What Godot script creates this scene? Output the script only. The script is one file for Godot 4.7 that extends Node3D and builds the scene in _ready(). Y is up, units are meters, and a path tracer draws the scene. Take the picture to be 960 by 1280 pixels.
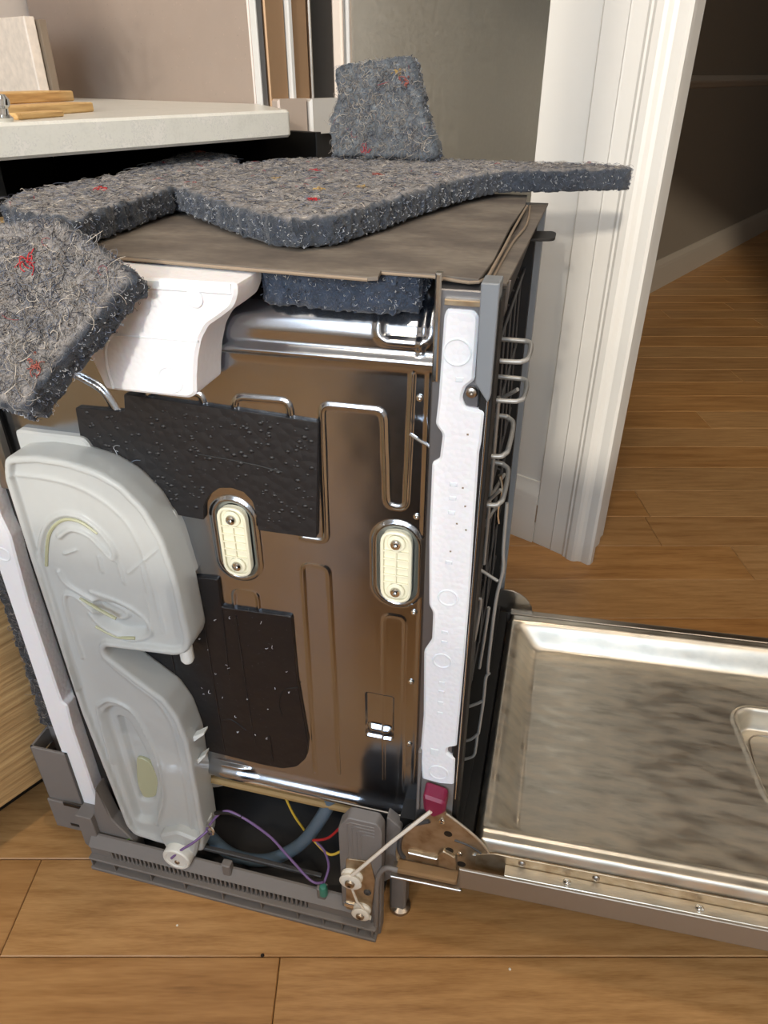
extends Node3D
# Slimline dishwasher stripped of its cover, standing before its niche in a kitchen, door open.
# D is the frame of the dishwasher (x towards its front, z out of its bare side), K the frame of the kitchen walls.
var D := Transform3D(Basis(Vector3.UP, -0.2443), Vector3(0.07, 0, -0.477))
var K := Transform3D(Basis(Vector3.UP, -0.6763), Vector3.ZERO)
const SUN := 0.72
const DAY := 6.5
const LAMP := 0.85
const HALL := 0.55
const OAK_TOP := 0.812
var origin_of := {}
var taken := {}
var M := {}
var rng := RandomNumberGenerator.new()
var fine := FastNoiseLite.new()
var broad := FastNoiseLite.new()

# ------------------------------------------------------------------ geometry
class G:
	var v := PackedVector3Array()
	var f := PackedInt32Array()
	var c := PackedColorArray()
	var n := PackedVector3Array()
	var t := Transform3D()
	var tint := Color.WHITE
	var colored := false

	func add(p: Vector3) -> int:
		v.append(t * p)
		if colored:
			c.append(tint)
		return v.size() - 1

	func quad(a: int, b: int, d: int, e: int) -> void:
		f.append_array(PackedInt32Array([a, b, d, a, d, e]))

	func extr(poly: PackedVector2Array, z0: float, z1: float, ch := 0.0, ch0 := -1.0) -> G:
		var p := poly
		if Geometry2D.is_polygon_clockwise(p):
			p = p.duplicate()
			p.reverse()
		if ch0 < 0.0:
			ch0 = ch
		var rings := []
		if ch0 > 0.0:
			rings.append([inset(p, ch0), z0])
		rings.append([p, z0 + ch0])
		rings.append([p, z1 - ch])
		if ch > 0.0:
			rings.append([inset(p, ch), z1])
		var m := p.size()
		var first := []
		for r in rings:
			first.append(v.size())
			for q in r[0]:
				add(Vector3(q.x, q.y, r[1]))
		for k in rings.size() - 1:
			for i in m:
				var j := (i + 1) % m
				quad(first[k] + i, first[k] + j, first[k + 1] + j, first[k + 1] + i)
		var tr := Geometry2D.triangulate_polygon(p)
		for i in range(0, tr.size(), 3):
			cap(p, tr, i, first[0], false)
			cap(p, tr, i, first[-1], true)
		if tr.is_empty():
			print("no cap ", poly)
		return self

	func cap(p: PackedVector2Array, tr: PackedInt32Array, i: int, at: int, up: bool) -> void:
		var a := p[tr[i]]
		var b := p[tr[i + 1]]
		var d := p[tr[i + 2]]
		var ccw := (b - a).cross(d - a) > 0.0
		if ccw == up:
			f.append_array(PackedInt32Array([at + tr[i], at + tr[i + 1], at + tr[i + 2]]))
		else:
			f.append_array(PackedInt32Array([at + tr[i], at + tr[i + 2], at + tr[i + 1]]))

	static func inset(p: PackedVector2Array, d: float) -> PackedVector2Array:
		var out := PackedVector2Array()
		var m := p.size()
		for i in m:
			var a := (p[i] - p[(i + m - 1) % m]).normalized()
			var b := (p[(i + 1) % m] - p[i]).normalized()
			var na := Vector2(-a.y, a.x)
			var nb := Vector2(-b.y, b.x)
			var mid := (na + nb).normalized()
			out.append(p[i] + mid * d / maxf(0.45, mid.dot(na)))
		return out

	func box(lo: Vector3, hi: Vector3, ch := 0.0) -> G:
		return extr(PackedVector2Array([Vector2(lo.x, lo.y), Vector2(hi.x, lo.y), Vector2(hi.x, hi.y), Vector2(lo.x, hi.y)]), lo.z, hi.z, ch)

	func tube(path: PackedVector3Array, r: float, sides := 8, smooth := 0, closed := false) -> G:
		var p := path
		if smooth > 0:
			p = G.curve(path, smooth, closed)
		var m := p.size()
		var first := v.size()
		var up := Vector3.UP
		for i in m:
			var d: Vector3
			if closed:
				d = (p[(i + 1) % m] - p[(i + m - 1) % m]).normalized()
			else:
				d = (p[mini(i + 1, m - 1)] - p[maxi(i - 1, 0)]).normalized()
			if absf(d.dot(up)) > 0.98:
				up = Vector3.RIGHT if absf(d.x) < 0.7 else Vector3.FORWARD
			var s := d.cross(up).normalized()
			up = s.cross(d).normalized()
			for k in sides:
				var w := TAU * k / sides
				add(p[i] + (s * cos(w) + up * sin(w)) * r)
		for i in (m if closed else m - 1):
			for k in sides:
				var a := first + i * sides + k
				var b := first + i * sides + (k + 1) % sides
				var e := first + ((i + 1) % m) * sides
				quad(a, e + k, e + (k + 1) % sides, b)
		if not closed:
			for e in [[0, false], [m - 1, true]]:
				var o := first + int(e[0]) * sides
				for k in range(1, sides - 1):
					if e[1]:
						f.append_array(PackedInt32Array([o, o + k + 1, o + k]))
					else:
						f.append_array(PackedInt32Array([o, o + k, o + k + 1]))
		return self

	static func curve(path: PackedVector3Array, steps: int, closed := false) -> PackedVector3Array:
		var out := PackedVector3Array()
		var m := path.size()
		for i in (m if closed else m - 1):
			var a := path[(i + m - 1) % m] if closed else path[maxi(i - 1, 0)]
			var b := path[i]
			var d := path[(i + 1) % m]
			var e := path[(i + 2) % m] if closed else path[mini(i + 2, m - 1)]
			for k in steps:
				out.append(b.cubic_interpolate(d, a, e, float(k) / steps))
		if not closed:
			out.append(path[m - 1])
		return out

	# a profile of (radius, height) turned about the axis of a frame's z
	func lathe(profile: PackedVector2Array, sides := 20) -> G:
		var first := v.size()
		var m := profile.size()
		for q in profile:
			for k in sides:
				var w := TAU * k / sides
				add(Vector3(q.x * cos(w), q.x * sin(w), q.y))
		for i in m - 1:
			for k in sides:
				quad(first + i * sides + k, first + i * sides + (k + 1) % sides, first + (i + 1) * sides + (k + 1) % sides, first + (i + 1) * sides + k)
		return self

	func at(x: Transform3D) -> G:
		t = x
		return self

	# a mesh whose edges sharper than the limit stay sharp
	func mesh(limit := 35.0) -> ArrayMesh:
		var m := f.size()
		var fn := PackedVector3Array()
		var pos := PackedVector3Array()
		var nor := PackedVector3Array()
		var col := PackedColorArray()
		for i in range(0, m, 3):
			fn.append((v[f[i + 1]] - v[f[i]]).cross(v[f[i + 2]] - v[f[i]]))
		var near := {}
		var key := []
		for i in v.size():
			key.append(Vector3i((v[i] * 20000.0).round()))
		for i in m:
			var k: Vector3i = key[f[i]]
			if not near.has(k):
				near[k] = PackedInt32Array()
			near[k].append(i / 3)
		var c0 := cos(deg_to_rad(limit))
		for i in range(0, m, 3):
			var own := fn[i / 3].normalized()
			for j in [0, 2, 1]:
				var k: int = f[i + j]
				var s := Vector3.ZERO
				for q in near[key[k]]:
					if fn[q].normalized().dot(own) >= c0:
						s += fn[q]
				pos.append(v[k])
				nor.append(s.normalized() if s.length() > 0.0 else Vector3.UP)
				if colored:
					col.append(c[k])
		var a := []
		a.resize(Mesh.ARRAY_MAX)
		a[Mesh.ARRAY_VERTEX] = pos
		a[Mesh.ARRAY_NORMAL] = nor
		if colored:
			a[Mesh.ARRAY_COLOR] = col
		var out := ArrayMesh.new()
		out.add_surface_from_arrays(Mesh.PRIMITIVE_TRIANGLES, a)
		return out

	# a mesh that is smooth all over and shares its vertices (large surfaces)
	func smooth_mesh() -> ArrayMesh:
		var nor := PackedVector3Array()
		nor.resize(v.size())
		var ix := PackedInt32Array()
		ix.resize(f.size())
		for i in range(0, f.size(), 3):
			var a := f[i]
			var b := f[i + 1]
			var d := f[i + 2]
			var w := (v[b] - v[a]).cross(v[d] - v[a])
			nor[a] += w
			nor[b] += w
			nor[d] += w
			ix[i] = a
			ix[i + 1] = d
			ix[i + 2] = b
		for i in nor.size():
			nor[i] = nor[i].normalized()
		var a := []
		a.resize(Mesh.ARRAY_MAX)
		a[Mesh.ARRAY_VERTEX] = v
		a[Mesh.ARRAY_NORMAL] = nor
		a[Mesh.ARRAY_INDEX] = ix
		if colored:
			a[Mesh.ARRAY_COLOR] = c
		var out := ArrayMesh.new()
		out.add_surface_from_arrays(Mesh.PRIMITIVE_TRIANGLES, a)
		return out

func pts(a: Array) -> PackedVector2Array:
	var p := PackedVector2Array()
	for i in range(0, a.size(), 2):
		p.append(Vector2(a[i], a[i + 1]))
	return p

func pts3(a: Array, z: float) -> PackedVector3Array:
	var p := PackedVector3Array()
	for i in range(0, a.size(), 2):
		p.append(Vector3(a[i], a[i + 1], z))
	return p

func path3(a: Array) -> PackedVector3Array:
	var p := PackedVector3Array()
	for i in range(0, a.size(), 3):
		p.append(Vector3(a[i], a[i + 1], a[i + 2]))
	return p

# a polygon whose corners are rounded
func rounded(p: PackedVector2Array, r: float, steps := 4) -> PackedVector2Array:
	var out := PackedVector2Array()
	var m := p.size()
	for i in m:
		var a := p[(i + m - 1) % m] - p[i]
		var b := p[(i + 1) % m] - p[i]
		var d := minf(r, 0.48 * minf(a.length(), b.length()))
		var s := p[i] + a.normalized() * d
		var e := p[i] + b.normalized() * d
		for k in steps + 1:
			var w := float(k) / steps
			out.append(s.lerp(p[i], w).lerp(p[i].lerp(e, w), w))
	return out

func rrect(x0: float, y0: float, x1: float, y1: float, r: float) -> PackedVector2Array:
	return rounded(pts([x0, y0, x1, y0, x1, y1, x0, y1]), r, 5)

func facing(at: Vector3, towards: Vector3) -> Transform3D:
	var z := towards.normalized()
	var x := (Vector3.UP if absf(z.y) < 0.9 else Vector3.RIGHT).cross(z).normalized()
	return Transform3D(Basis(x, z.cross(x), z), at)

func sd_poly(p: Vector2, q: PackedVector2Array) -> float:
	var d := INF
	var s := 1.0
	var m := q.size()
	var b := q[m - 1]
	for i in m:
		var a := q[i]
		var e := b - a
		var w := p - a
		var k := w - e * clampf(w.dot(e) / e.length_squared(), 0.0, 1.0)
		d = minf(d, k.length_squared())
		var c1 := p.y >= a.y
		var c2 := p.y < b.y
		var c3 := e.x * w.y > e.y * w.x
		if (c1 and c2 and c3) or not (c1 or c2 or c3):
			s = -s
		b = a
	return s * sqrt(d)

func sd_line(p: Vector2, q: PackedVector2Array) -> float:
	var d := INF
	for i in q.size() - 1:
		var e := q[i + 1] - q[i]
		var w := p - q[i]
		d = minf(d, (w - e * clampf(w.dot(e) / e.length_squared(), 0.0, 1.0)).length_squared())
	return sqrt(d)

func sd_rrect(p: Vector2, at: Vector2, half: Vector2, r: float) -> float:
	var q := (p - at).abs() - half + Vector2(r, r)
	return Vector2(maxf(q.x, 0), maxf(q.y, 0)).length() + minf(maxf(q.x, q.y), 0.0) - r

func nets(n: Vector3i, val: PackedFloat32Array, o: Vector3, h: float) -> G:
	var g := G.new()
	var id := PackedInt32Array()
	id.resize(n.x * n.y * n.z)
	id.fill(-1)
	var sy := n.x
	var sz := n.x * n.y
	var off := [0, 1, sy, sy + 1, sz, sz + 1, sz + sy, sz + sy + 1]
	var ea := [0, 2, 4, 6, 0, 1, 4, 5, 0, 1, 2, 3]
	var eb := [1, 3, 5, 7, 2, 3, 6, 7, 4, 5, 6, 7]
	var cv := PackedFloat32Array()
	cv.resize(8)
	for k in n.z - 1:
		for j in n.y - 1:
			for i in n.x - 1:
				var b := i + j * sy + k * sz
				var mask := 0
				for q in 8:
					if val[b + off[q]] < 0.0:
						mask |= 1 << q
				if mask == 0 or mask == 255:
					continue
				for q in 8:
					cv[q] = val[b + off[q]]
				var s := Vector3.ZERO
				var m := 0
				for e in 12:
					var qa: int = ea[e]
					var qb: int = eb[e]
					if (cv[qa] < 0.0) != (cv[qb] < 0.0):
						var w := cv[qa] / (cv[qa] - cv[qb])
						var pa := Vector3(qa & 1, (qa >> 1) & 1, qa >> 2)
						var pb := Vector3(qb & 1, (qb >> 1) & 1, qb >> 2)
						s += pa.lerp(pb, w)
						m += 1
				id[b] = g.v.size()
				g.v.append(o + (Vector3(i, j, k) + s / m) * h)
	for k in range(1, n.z - 1):
		for j in range(1, n.y - 1):
			for i in range(1, n.x - 1):
				var b := i + j * sy + k * sz
				if id[b] < 0:
					continue
				var inside := val[b] < 0.0
				for ax in 3:
					var st: int = [1, sy, sz][ax]
					if (val[b + st] < 0.0) == inside:
						continue
					var u: int = [sy, sz, 1][ax]
					var w: int = [sz, 1, sy][ax]
					var a0 := id[b - u - w]
					var a1 := id[b - w]
					var a2 := id[b]
					var a3 := id[b - u]
					if a0 < 0 or a1 < 0 or a2 < 0 or a3 < 0:
						continue
					if inside:
						g.quad(a0, a1, a2, a3)
					else:
						g.quad(a0, a3, a2, a1)
	return g

# ------------------------------------------------------------------ scene tree
func numbered(called: String) -> String:
	taken[called] = int(taken.get(called, -1)) + 1
	return called if taken[called] == 0 else "%s_%03d" % [called, taken[called]]

func tag(o: Node, label: String, category := "", group := "") -> void:
	o.set_meta("label", label)
	if category:
		o.set_meta("category", category)
	if group:
		o.set_meta("group", group)

func thing(called: String, label: String, category: String, frame: Transform3D, base: Vector3, group := "") -> Node3D:
	var o := Node3D.new()
	o.name = numbered(called)
	add_child(o)
	o.transform = frame * Transform3D(Basis(), base)
	origin_of[o] = base
	tag(o, label, category, group)
	return o

func setting(called: String, frame: Transform3D, base: Vector3, label := "", category := "") -> Node3D:
	var o := Node3D.new()
	o.name = called
	add_child(o)
	o.transform = frame * Transform3D(Basis(), base)
	origin_of[o] = base
	o.set_meta("kind", "structure")
	if label:
		tag(o, label, category)
	return o

func part(called: String, mesh: Mesh, material: Material, parent: Node3D, label := "") -> MeshInstance3D:
	var o := MeshInstance3D.new()
	o.name = called
	o.mesh = mesh
	o.material_override = material
	parent.add_child(o, true)
	if origin_of.has(parent):
		o.position = -origin_of[parent]
	if label:
		o.set_meta("label", label)
	return o

func stuff(called: String, mesh: Mesh, material: Material, parent: Node3D) -> MeshInstance3D:
	var o := part(called, mesh, material, parent)
	o.set_meta("kind", "stuff")
	return o

func block(lo: Vector3, hi: Vector3, ch := 0.001) -> Mesh:
	return G.new().box(lo, hi, ch).mesh()

# ------------------------------------------------------------------ materials
func mat(color: Color, rough := 0.6, metal := 0.0) -> StandardMaterial3D:
	var m := StandardMaterial3D.new()
	m.albedo_color = color
	m.roughness = rough
	m.metallic = metal
	return m

func tri(m: StandardMaterial3D, s: Vector3, sharp := 8.0) -> StandardMaterial3D:
	m.uv1_triplanar = true
	m.uv1_triplanar_sharpness = sharp
	m.uv1_scale = s
	return m

func noise(seed_: int, freq: float, kind := FastNoiseLite.TYPE_SIMPLEX_SMOOTH, octaves := 4) -> FastNoiseLite:
	var n := FastNoiseLite.new()
	n.seed = seed_
	n.frequency = freq
	n.noise_type = kind
	n.fractal_octaves = octaves
	if octaves <= 1:
		n.fractal_type = FastNoiseLite.FRACTAL_NONE
	return n

# grey picture of a seamless noise, its values spread from lo to hi
func grey(n: FastNoiseLite, size: int, lo := 0.0, hi := 1.0, invert := false) -> ImageTexture:
	var a := n.get_seamless_image(size, size, invert)
	a.convert(Image.FORMAT_RGB8)
	if lo != 0.0 or hi != 1.0:
		var d := a.get_data()
		for i in d.size():
			d[i] = int(clampf(lerpf(lo, hi, d[i] / 255.0), 0.0, 1.0) * 255.0)
		a = Image.create_from_data(size, size, false, Image.FORMAT_RGB8, d)
	return ImageTexture.create_from_image(a)

func ramp(n: FastNoiseLite, size: int, stops: Array, n2: FastNoiseLite = null, share := 0.0) -> ImageTexture:
	var a := n.get_seamless_image(size, size)
	var b: Image = n2.get_seamless_image(size, size) if n2 else null
	var gr := Gradient.new()
	gr.offsets = PackedFloat32Array()
	gr.colors = PackedColorArray()
	for s in stops:
		gr.add_point(s[0], s[1])
	var lut := PackedByteArray()
	for i in 256:
		var c := gr.sample(i / 255.0)
		lut.append_array(PackedByteArray([c.r8, c.g8, c.b8]))
	a.convert(Image.FORMAT_L8)
	var da := a.get_data()
	var db := PackedByteArray()
	if b:
		b.convert(Image.FORMAT_L8)
		db = b.get_data()
	var out := PackedByteArray()
	out.resize(size * size * 3)
	for i in size * size:
		var q := int(da[i])
		if b:
			q = clampi(int(lerpf(q, db[i], share)), 0, 255)
		out[i * 3] = lut[q * 3]
		out[i * 3 + 1] = lut[q * 3 + 1]
		out[i * 3 + 2] = lut[q * 3 + 2]
	return ImageTexture.create_from_image(Image.create_from_data(size, size, false, Image.FORMAT_RGB8, out))

# short crossing strokes, light and dark: matted textile fibres
func fibre_image() -> ImageTexture:
	var s := 512
	var im := Image.create(s, s, false, Image.FORMAT_RGB8)
	im.fill(Color(0.74, 0.74, 0.74))
	for i in 9000:
		var p := Vector2(rng.randf() * s, rng.randf() * s)
		var w := rng.randf() * TAU
		var tone := clampf(0.74 + rng.randfn(0.0, 0.2), 0.14, 1.0)
		var hue := Color(tone, tone, tone)
		var pick := rng.randf()
		if pick < 0.06:
			hue = Color(1.0, 0.97, 0.92)
		elif pick < 0.14:
			hue = Color(tone * 0.75, tone * 0.85, tone)
		var turn := rng.randfn(0.0, 0.12)
		for k in rng.randi_range(5, 16):
			im.set_pixel(posmod(int(p.x), s), posmod(int(p.y), s), hue)
			p += Vector2.from_angle(w)
			w += turn
	return ImageTexture.create_from_image(im)

func specks(base: Color, count: int, tones: Array, size := 512, longest := 4) -> ImageTexture:
	var im := Image.create(size, size, false, Image.FORMAT_RGB8)
	im.fill(base)
	for i in count:
		var p := Vector2(rng.randf() * size, rng.randf() * size)
		var w := rng.randf() * TAU
		var c: Color = tones[rng.randi() % tones.size()]
		for k in rng.randi_range(1, longest):
			im.set_pixel(posmod(int(p.x), size), posmod(int(p.y), size), c)
			p += Vector2.from_angle(w)
	return ImageTexture.create_from_image(im)

func make_materials() -> void:
	var steel_streaks := grey(noise(3, 0.05), 256, 0.8, 1.1)
	var m := mat(Color(0.67, 0.69, 0.72), 0.19, 1.0)
	m.roughness_texture = grey(noise(11, 0.03), 512, 0.88, 1.12)
	M.tub = tri(m, Vector3(5, 5, 5))
	M.frame_steel = mat(Color(0.52, 0.52, 0.53), 0.38, 0.8)
	M.cover_steel = mat(Color(0.80, 0.79, 0.77), 0.45, 0.35)
	M.cover_warm = mat(Color(0.76, 0.70, 0.65), 0.45, 0.3)
	m = mat(Color(0.86, 0.84, 0.80), 0.44, 0.95)
	m.albedo_texture = ramp(noise(13, 0.012), 512, [[0.0, Color(0.80, 0.80, 0.78)], [0.40, Color(0.91, 0.91, 0.90)], [0.6, Color(0.95, 0.94, 0.92)], [1.0, Color(1, 0.98, 0.95)]], noise(14, 0.05), 0.2)
	m.roughness_texture = grey(noise(12, 0.010), 512, 0.6, 1.3)
	M.liner = tri(m, Vector3(2.2, 3, 9.0))
	m = mat(Color(0.66, 0.63, 0.59), 0.34, 1.0)
	m.roughness_texture = steel_streaks
	M.steel = tri(m, Vector3(6, 6, 6))
	M.chrome = mat(Color(0.86, 0.86, 0.85), 0.12, 1.0)
	m = mat(Color(0.78, 0.725, 0.685), 0.48, 0.72)
	m.albedo_texture = specks(Color(0.93, 0.93, 0.93), 700, [Color(1, 1, 1), Color(1, 1, 1), Color(0.84, 0.84, 0.84)], 512, 2)
	m.roughness_texture = steel_streaks
	M.fridge_side = tri(m, Vector3(1.6, 1.6, 1.6))
	m = mat(Color(0.86, 0.85, 0.82), 0.52, 0.9)
	m.roughness_texture = grey(noise(5, 0.03), 256, 0.7, 1.15)
	M.fridge = tri(m, Vector3(0.6, 8, 8))
	M.fridge_gap = mat(Color(0.16, 0.155, 0.15), 0.5, 0.3)
	M.warm_steel = mat(Color(0.66, 0.54, 0.42), 0.5, 0.7)  # brown puts a warm reflection into the colour of the steel
	M.bright = mat(Color(0.78, 0.78, 0.77), 0.5)
	M.door_edge = mat(Color(0.60, 0.565, 0.52), 0.45, 0.7)
	m = mat(Color(1, 1, 1), 0.95)
	m.vertex_color_use_as_albedo = true
	m.albedo_texture = fibre_image()
	m.heightmap_enabled = true
	m.heightmap_texture = m.albedo_texture
	m.heightmap_scale = 0.18
	m.rim_enabled = true
	m.rim = 0.35
	M.felt = tri(m, Vector3(9, 9, 9), 4.0)
	m = mat(Color(1, 1, 1), 0.85)
	m.vertex_color_use_as_albedo = true
	M.fibre = m
	m = mat(Color(1, 1, 1), 0.62)
	m.albedo_texture = ramp(noise(21, 0.008), 512, [[0.0, Color(0.31, 0.285, 0.265)], [0.42, Color(0.395, 0.365, 0.335)], [0.55, Color(0.425, 0.395, 0.36)], [1.0, Color(0.53, 0.50, 0.455)]], noise(22, 0.06), 0.3)
	M.sheet = tri(m, Vector3(2.2, 4, 4.0))
	M.sheet_edge = mat(Color(0.55, 0.49, 0.42), 0.9)
	m = mat(Color(0.895, 0.895, 0.91), 0.75)
	m.heightmap_enabled = true
	var cell := noise(31, 0.055, FastNoiseLite.TYPE_CELLULAR, 1)
	m.heightmap_texture = grey(cell, 512, 1.0, 0.0)
	m.heightmap_scale = 0.035
	m.subsurf_scatter_enabled = true
	m.subsurf_scatter_strength = 0.15
	M.eps = tri(m, Vector3(7, 7, 7))
	m = mat(Color(0.89, 0.905, 0.90, 0.52), 0.36)
	m.refraction_enabled = true
	m.refraction_scale = 0.035
	M.milky = m
	M.milky_line = mat(Color(0.86, 0.87, 0.855), 0.3)
	M.deposit = mat(Color(0.66, 0.665, 0.55), 0.5)
	m = mat(Color(0.055, 0.055, 0.06), 0.5)
	m.albedo_texture = specks(Color(1, 1, 1), 160, [Color(1, 1, 1)], 256, 3)
	m.albedo_texture = specks(Color(0.20, 0.20, 0.21), 190, [Color(1, 1, 1), Color(0.6, 0.6, 0.65)], 512, 5)
	m.albedo_color = Color(0.43, 0.43, 0.47)
	m.heightmap_enabled = true
	m.heightmap_texture = grey(noise(41, 0.035, FastNoiseLite.TYPE_CELLULAR, 1), 512, 1.0, 0.0)
	m.heightmap_scale = 0.05
	M.bitumen = tri(m, Vector3(6, 6, 6))
	m = m.duplicate()
	m.heightmap_texture = grey(noise(42, 0.01), 256)
	m.heightmap_scale = 0.1
	m.roughness = 0.42
	M.bitumen_smooth = m
	M.cream = mat(Color(0.86, 0.85, 0.76), 0.4)
	m = mat(Color(0.455, 0.44, 0.43), 0.55)
	m.heightmap_enabled = true
	m.heightmap_texture = grey(noise(51, 0.2), 256)
	m.heightmap_scale = 0.01
	M.grey = tri(m, Vector3(5, 5, 5))
	M.dark_grey = mat(Color(0.24, 0.24, 0.245), 0.5)
	M.post = mat(Color(0.50, 0.52, 0.54), 0.45, 0.1)
	M.black = mat(Color(0.045, 0.045, 0.045), 0.5)
	M.gasket = mat(Color(0.03, 0.03, 0.03), 0.6)
	M.hose = mat(Color(0.33, 0.40, 0.46), 0.4)
	M.wire = mat(Color(0.60, 0.595, 0.58), 0.35, 0.35)
	M.tan = mat(Color(0.60, 0.50, 0.33), 0.7)
	M.rope = mat(Color(0.86, 0.83, 0.78), 0.9)
	M.pulley = mat(Color(0.88, 0.87, 0.83), 0.45)
	M.burgundy = mat(Color(0.45, 0.08, 0.22), 0.4)
	M.purple = mat(Color(0.45, 0.36, 0.55), 0.45)
	M.yellow = mat(Color(0.80, 0.68, 0.25), 0.45)
	M.red = mat(Color(0.62, 0.12, 0.14), 0.45)
	M.green = mat(Color(0.40, 0.55, 0.22), 0.45)
	M.teal = mat(Color(0.22, 0.50, 0.44), 0.45)
	m = mat(Color(0.62, 0.47, 0.30), 0.95)
	m.albedo_color = Color(0.54, 0.43, 0.30)
	M.seal_foam = m
	M.rust_steel = tri(mat(Color(0.74, 0.68, 0.60), 0.42, 0.85), Vector3(7, 7, 7))
	(M.rust_steel as StandardMaterial3D).albedo_texture = ramp(noise(61, 0.02), 256, [[0.0, Color(0.74, 0.68, 0.60)], [0.4, Color(0.9, 0.88, 0.83)], [1.0, Color(1, 1, 1)]])
	# the kitchen
	M.paint = mat(Color(0.84, 0.835, 0.815), 0.42)
	M.wall = mat(Color(0.80, 0.78, 0.745), 0.85)
	M.cream_wall = mat(Color(0.87, 0.82, 0.77), 0.8)
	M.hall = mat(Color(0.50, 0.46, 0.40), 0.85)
	M.hall_trim = mat(Color(0.66, 0.62, 0.56), 0.6)
	M.ceiling = mat(Color(0.88, 0.87, 0.85), 0.9)
	m = mat(Color(1, 1, 1), 0.32)
	m.albedo_texture = ramp(noise(71, 0.012), 512, [[0.0, Color(0.76, 0.76, 0.73)], [0.4, Color(0.83, 0.83, 0.80)], [0.56, Color(0.84, 0.84, 0.81)], [0.6, Color(0.78, 0.78, 0.76)], [0.64, Color(0.85, 0.845, 0.82)], [1.0, Color(0.87, 0.865, 0.84)]], noise(72, 0.15), 0.35)
	M.quartz = tri(m, Vector3(3, 3, 3))
	m = mat(Color(0.98, 0.93, 0.87), 0.4)
	m.albedo_texture = ramp(noise(73, 0.05), 256, [[0.0, Color(0.9, 0.9, 0.9)], [1.0, Color(1, 1, 1)]])
	M.stone = tri(m, Vector3(4, 4, 4))
	m = mat(Color(1, 1, 1), 0.6)
	m.albedo_texture = ramp(noise(81, 0.03), 512, [[0.0, Color(0.72, 0.56, 0.36)], [0.5, Color(0.83, 0.68, 0.45)], [1.0, Color(0.9, 0.77, 0.55)]])
	M.batten = tri(m, Vector3(9, 9, 0.9))
	m = mat(Color(1, 1, 1), 0.6)
	m.albedo_texture = ramp(noise(82, 0.02), 512, [[0.0, Color(0.52, 0.41, 0.27)], [0.4, Color(0.66, 0.54, 0.37)], [0.6, Color(0.72, 0.60, 0.42)], [1.0, Color(0.80, 0.69, 0.50)]], noise(83, 0.07), 0.25)
	m.heightmap_enabled = true
	m.heightmap_texture = grey(noise(82, 0.02), 512)
	m.heightmap_scale = 0.06
	M.oak_front = tri(m, Vector3(10, 10, 0.35))
	for k in 3:
		m = mat([Color(1, 1, 0.98), Color(0.97, 0.955, 0.92), Color(1, 0.965, 0.89)][k], 0.42)
		m.albedo_texture = ramp(noise(90 + k, 0.012, FastNoiseLite.TYPE_SIMPLEX_SMOOTH, 5), 1024 if k == 0 else 512, [[0.0, Color(0.52, 0.375, 0.23)], [0.32, Color(0.63, 0.47, 0.295)], [0.55, Color(0.68, 0.52, 0.34)], [0.75, Color(0.715, 0.555, 0.37)], [1.0, Color(0.755, 0.60, 0.41)]], noise(95 + k, 0.07, FastNoiseLite.TYPE_SIMPLEX_SMOOTH, 3), 0.35)
		m.roughness_texture = grey(noise(98, 0.03), 256, 0.8, 1.3)
		M["plank%d" % k] = tri(m, Vector3(0.55, 6, 6))
	M.gap = mat(Color(0.12, 0.08, 0.05), 0.9)
	m = mat(Color(0.95, 0.97, 1.0, 0.05), 0.02)
	m.transparency = BaseMaterial3D.TRANSPARENCY_ALPHA
	M.glass = m
	m = mat(Color(1, 1, 1), 0.6)
	m.emission_enabled = true
	m.emission = Color(1.0, 0.9, 0.76)
	m.emission_energy_multiplier = 1.5
	M.lamp = m
	M.niche = mat(Color(0.05, 0.048, 0.045), 0.55)  # near black stands in for the shade of the niche

# ------------------------------------------------------------------ build
func _ready() -> void:
	rng.seed = 7
	fine = noise(1, 180.0, FastNoiseLite.TYPE_SIMPLEX_SMOOTH, 3)
	broad = noise(2, 14.0, FastNoiseLite.TYPE_SIMPLEX_SMOOTH, 3)
	var cam := Camera3D.new()
	cam.name = "camera"
	add_child(cam)
	cam.position = Vector3(0, 0.94, 0)
	cam.rotation_degrees = Vector3(-31.6, 0, 0)
	cam.fov = rad_to_deg(2.0 * atan(640.0 / 890.0))
	cam.near = 0.02
	cam.far = 60.0
	var sky_mat := ProceduralSkyMaterial.new()
	sky_mat.sky_top_color = Color(0.55, 0.70, 0.92)
	sky_mat.sky_horizon_color = Color(0.86, 0.90, 0.95)
	sky_mat.ground_bottom_color = Color(0.35, 0.36, 0.33)
	sky_mat.ground_horizon_color = Color(0.70, 0.72, 0.72)
	var sky := Sky.new()
	sky.sky_material = sky_mat
	var env := Environment.new()
	env.background_mode = Environment.BG_SKY
	env.sky = sky
	env.background_energy_multiplier = 1.6
	env.tonemap_mode = Environment.TONE_MAPPER_LINEAR
	env.tonemap_exposure = 1.08
	env.sdfgi_enabled = true
	env.ssao_enabled = true
	env.ssil_enabled = true
	var we := WorldEnvironment.new()
	we.name = "environment"
	we.environment = env
	add_child(we)
	# low winter sun through the window behind the camera
	var sun := DirectionalLight3D.new()
	sun.name = "sun"
	add_child(sun)
	sun.look_at_from_position(Vector3(-0.29, 0.27, 0.95), Vector3.ZERO)
	sun.light_color = Color(1.0, 0.95, 0.88)
	sun.light_energy = SUN
	sun.light_angular_distance = 1.6
	sun.shadow_enabled = true
	# the daylight that the window lets in
	var day := AreaLight3D.new()
	day.name = "window_daylight"
	add_child(day)
	day.area_size = Vector2(1.9, 1.05)
	day.transform = K * Transform3D(Basis(), Vector3(0.85, 1.78, 2.24))
	day.light_color = Color(0.86, 0.93, 1.0)
	day.light_energy = DAY
	day.shadow_enabled = true
	make_materials()
	build_room()
	build_kitchen()
	build_dishwasher()
	build_loose()

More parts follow.
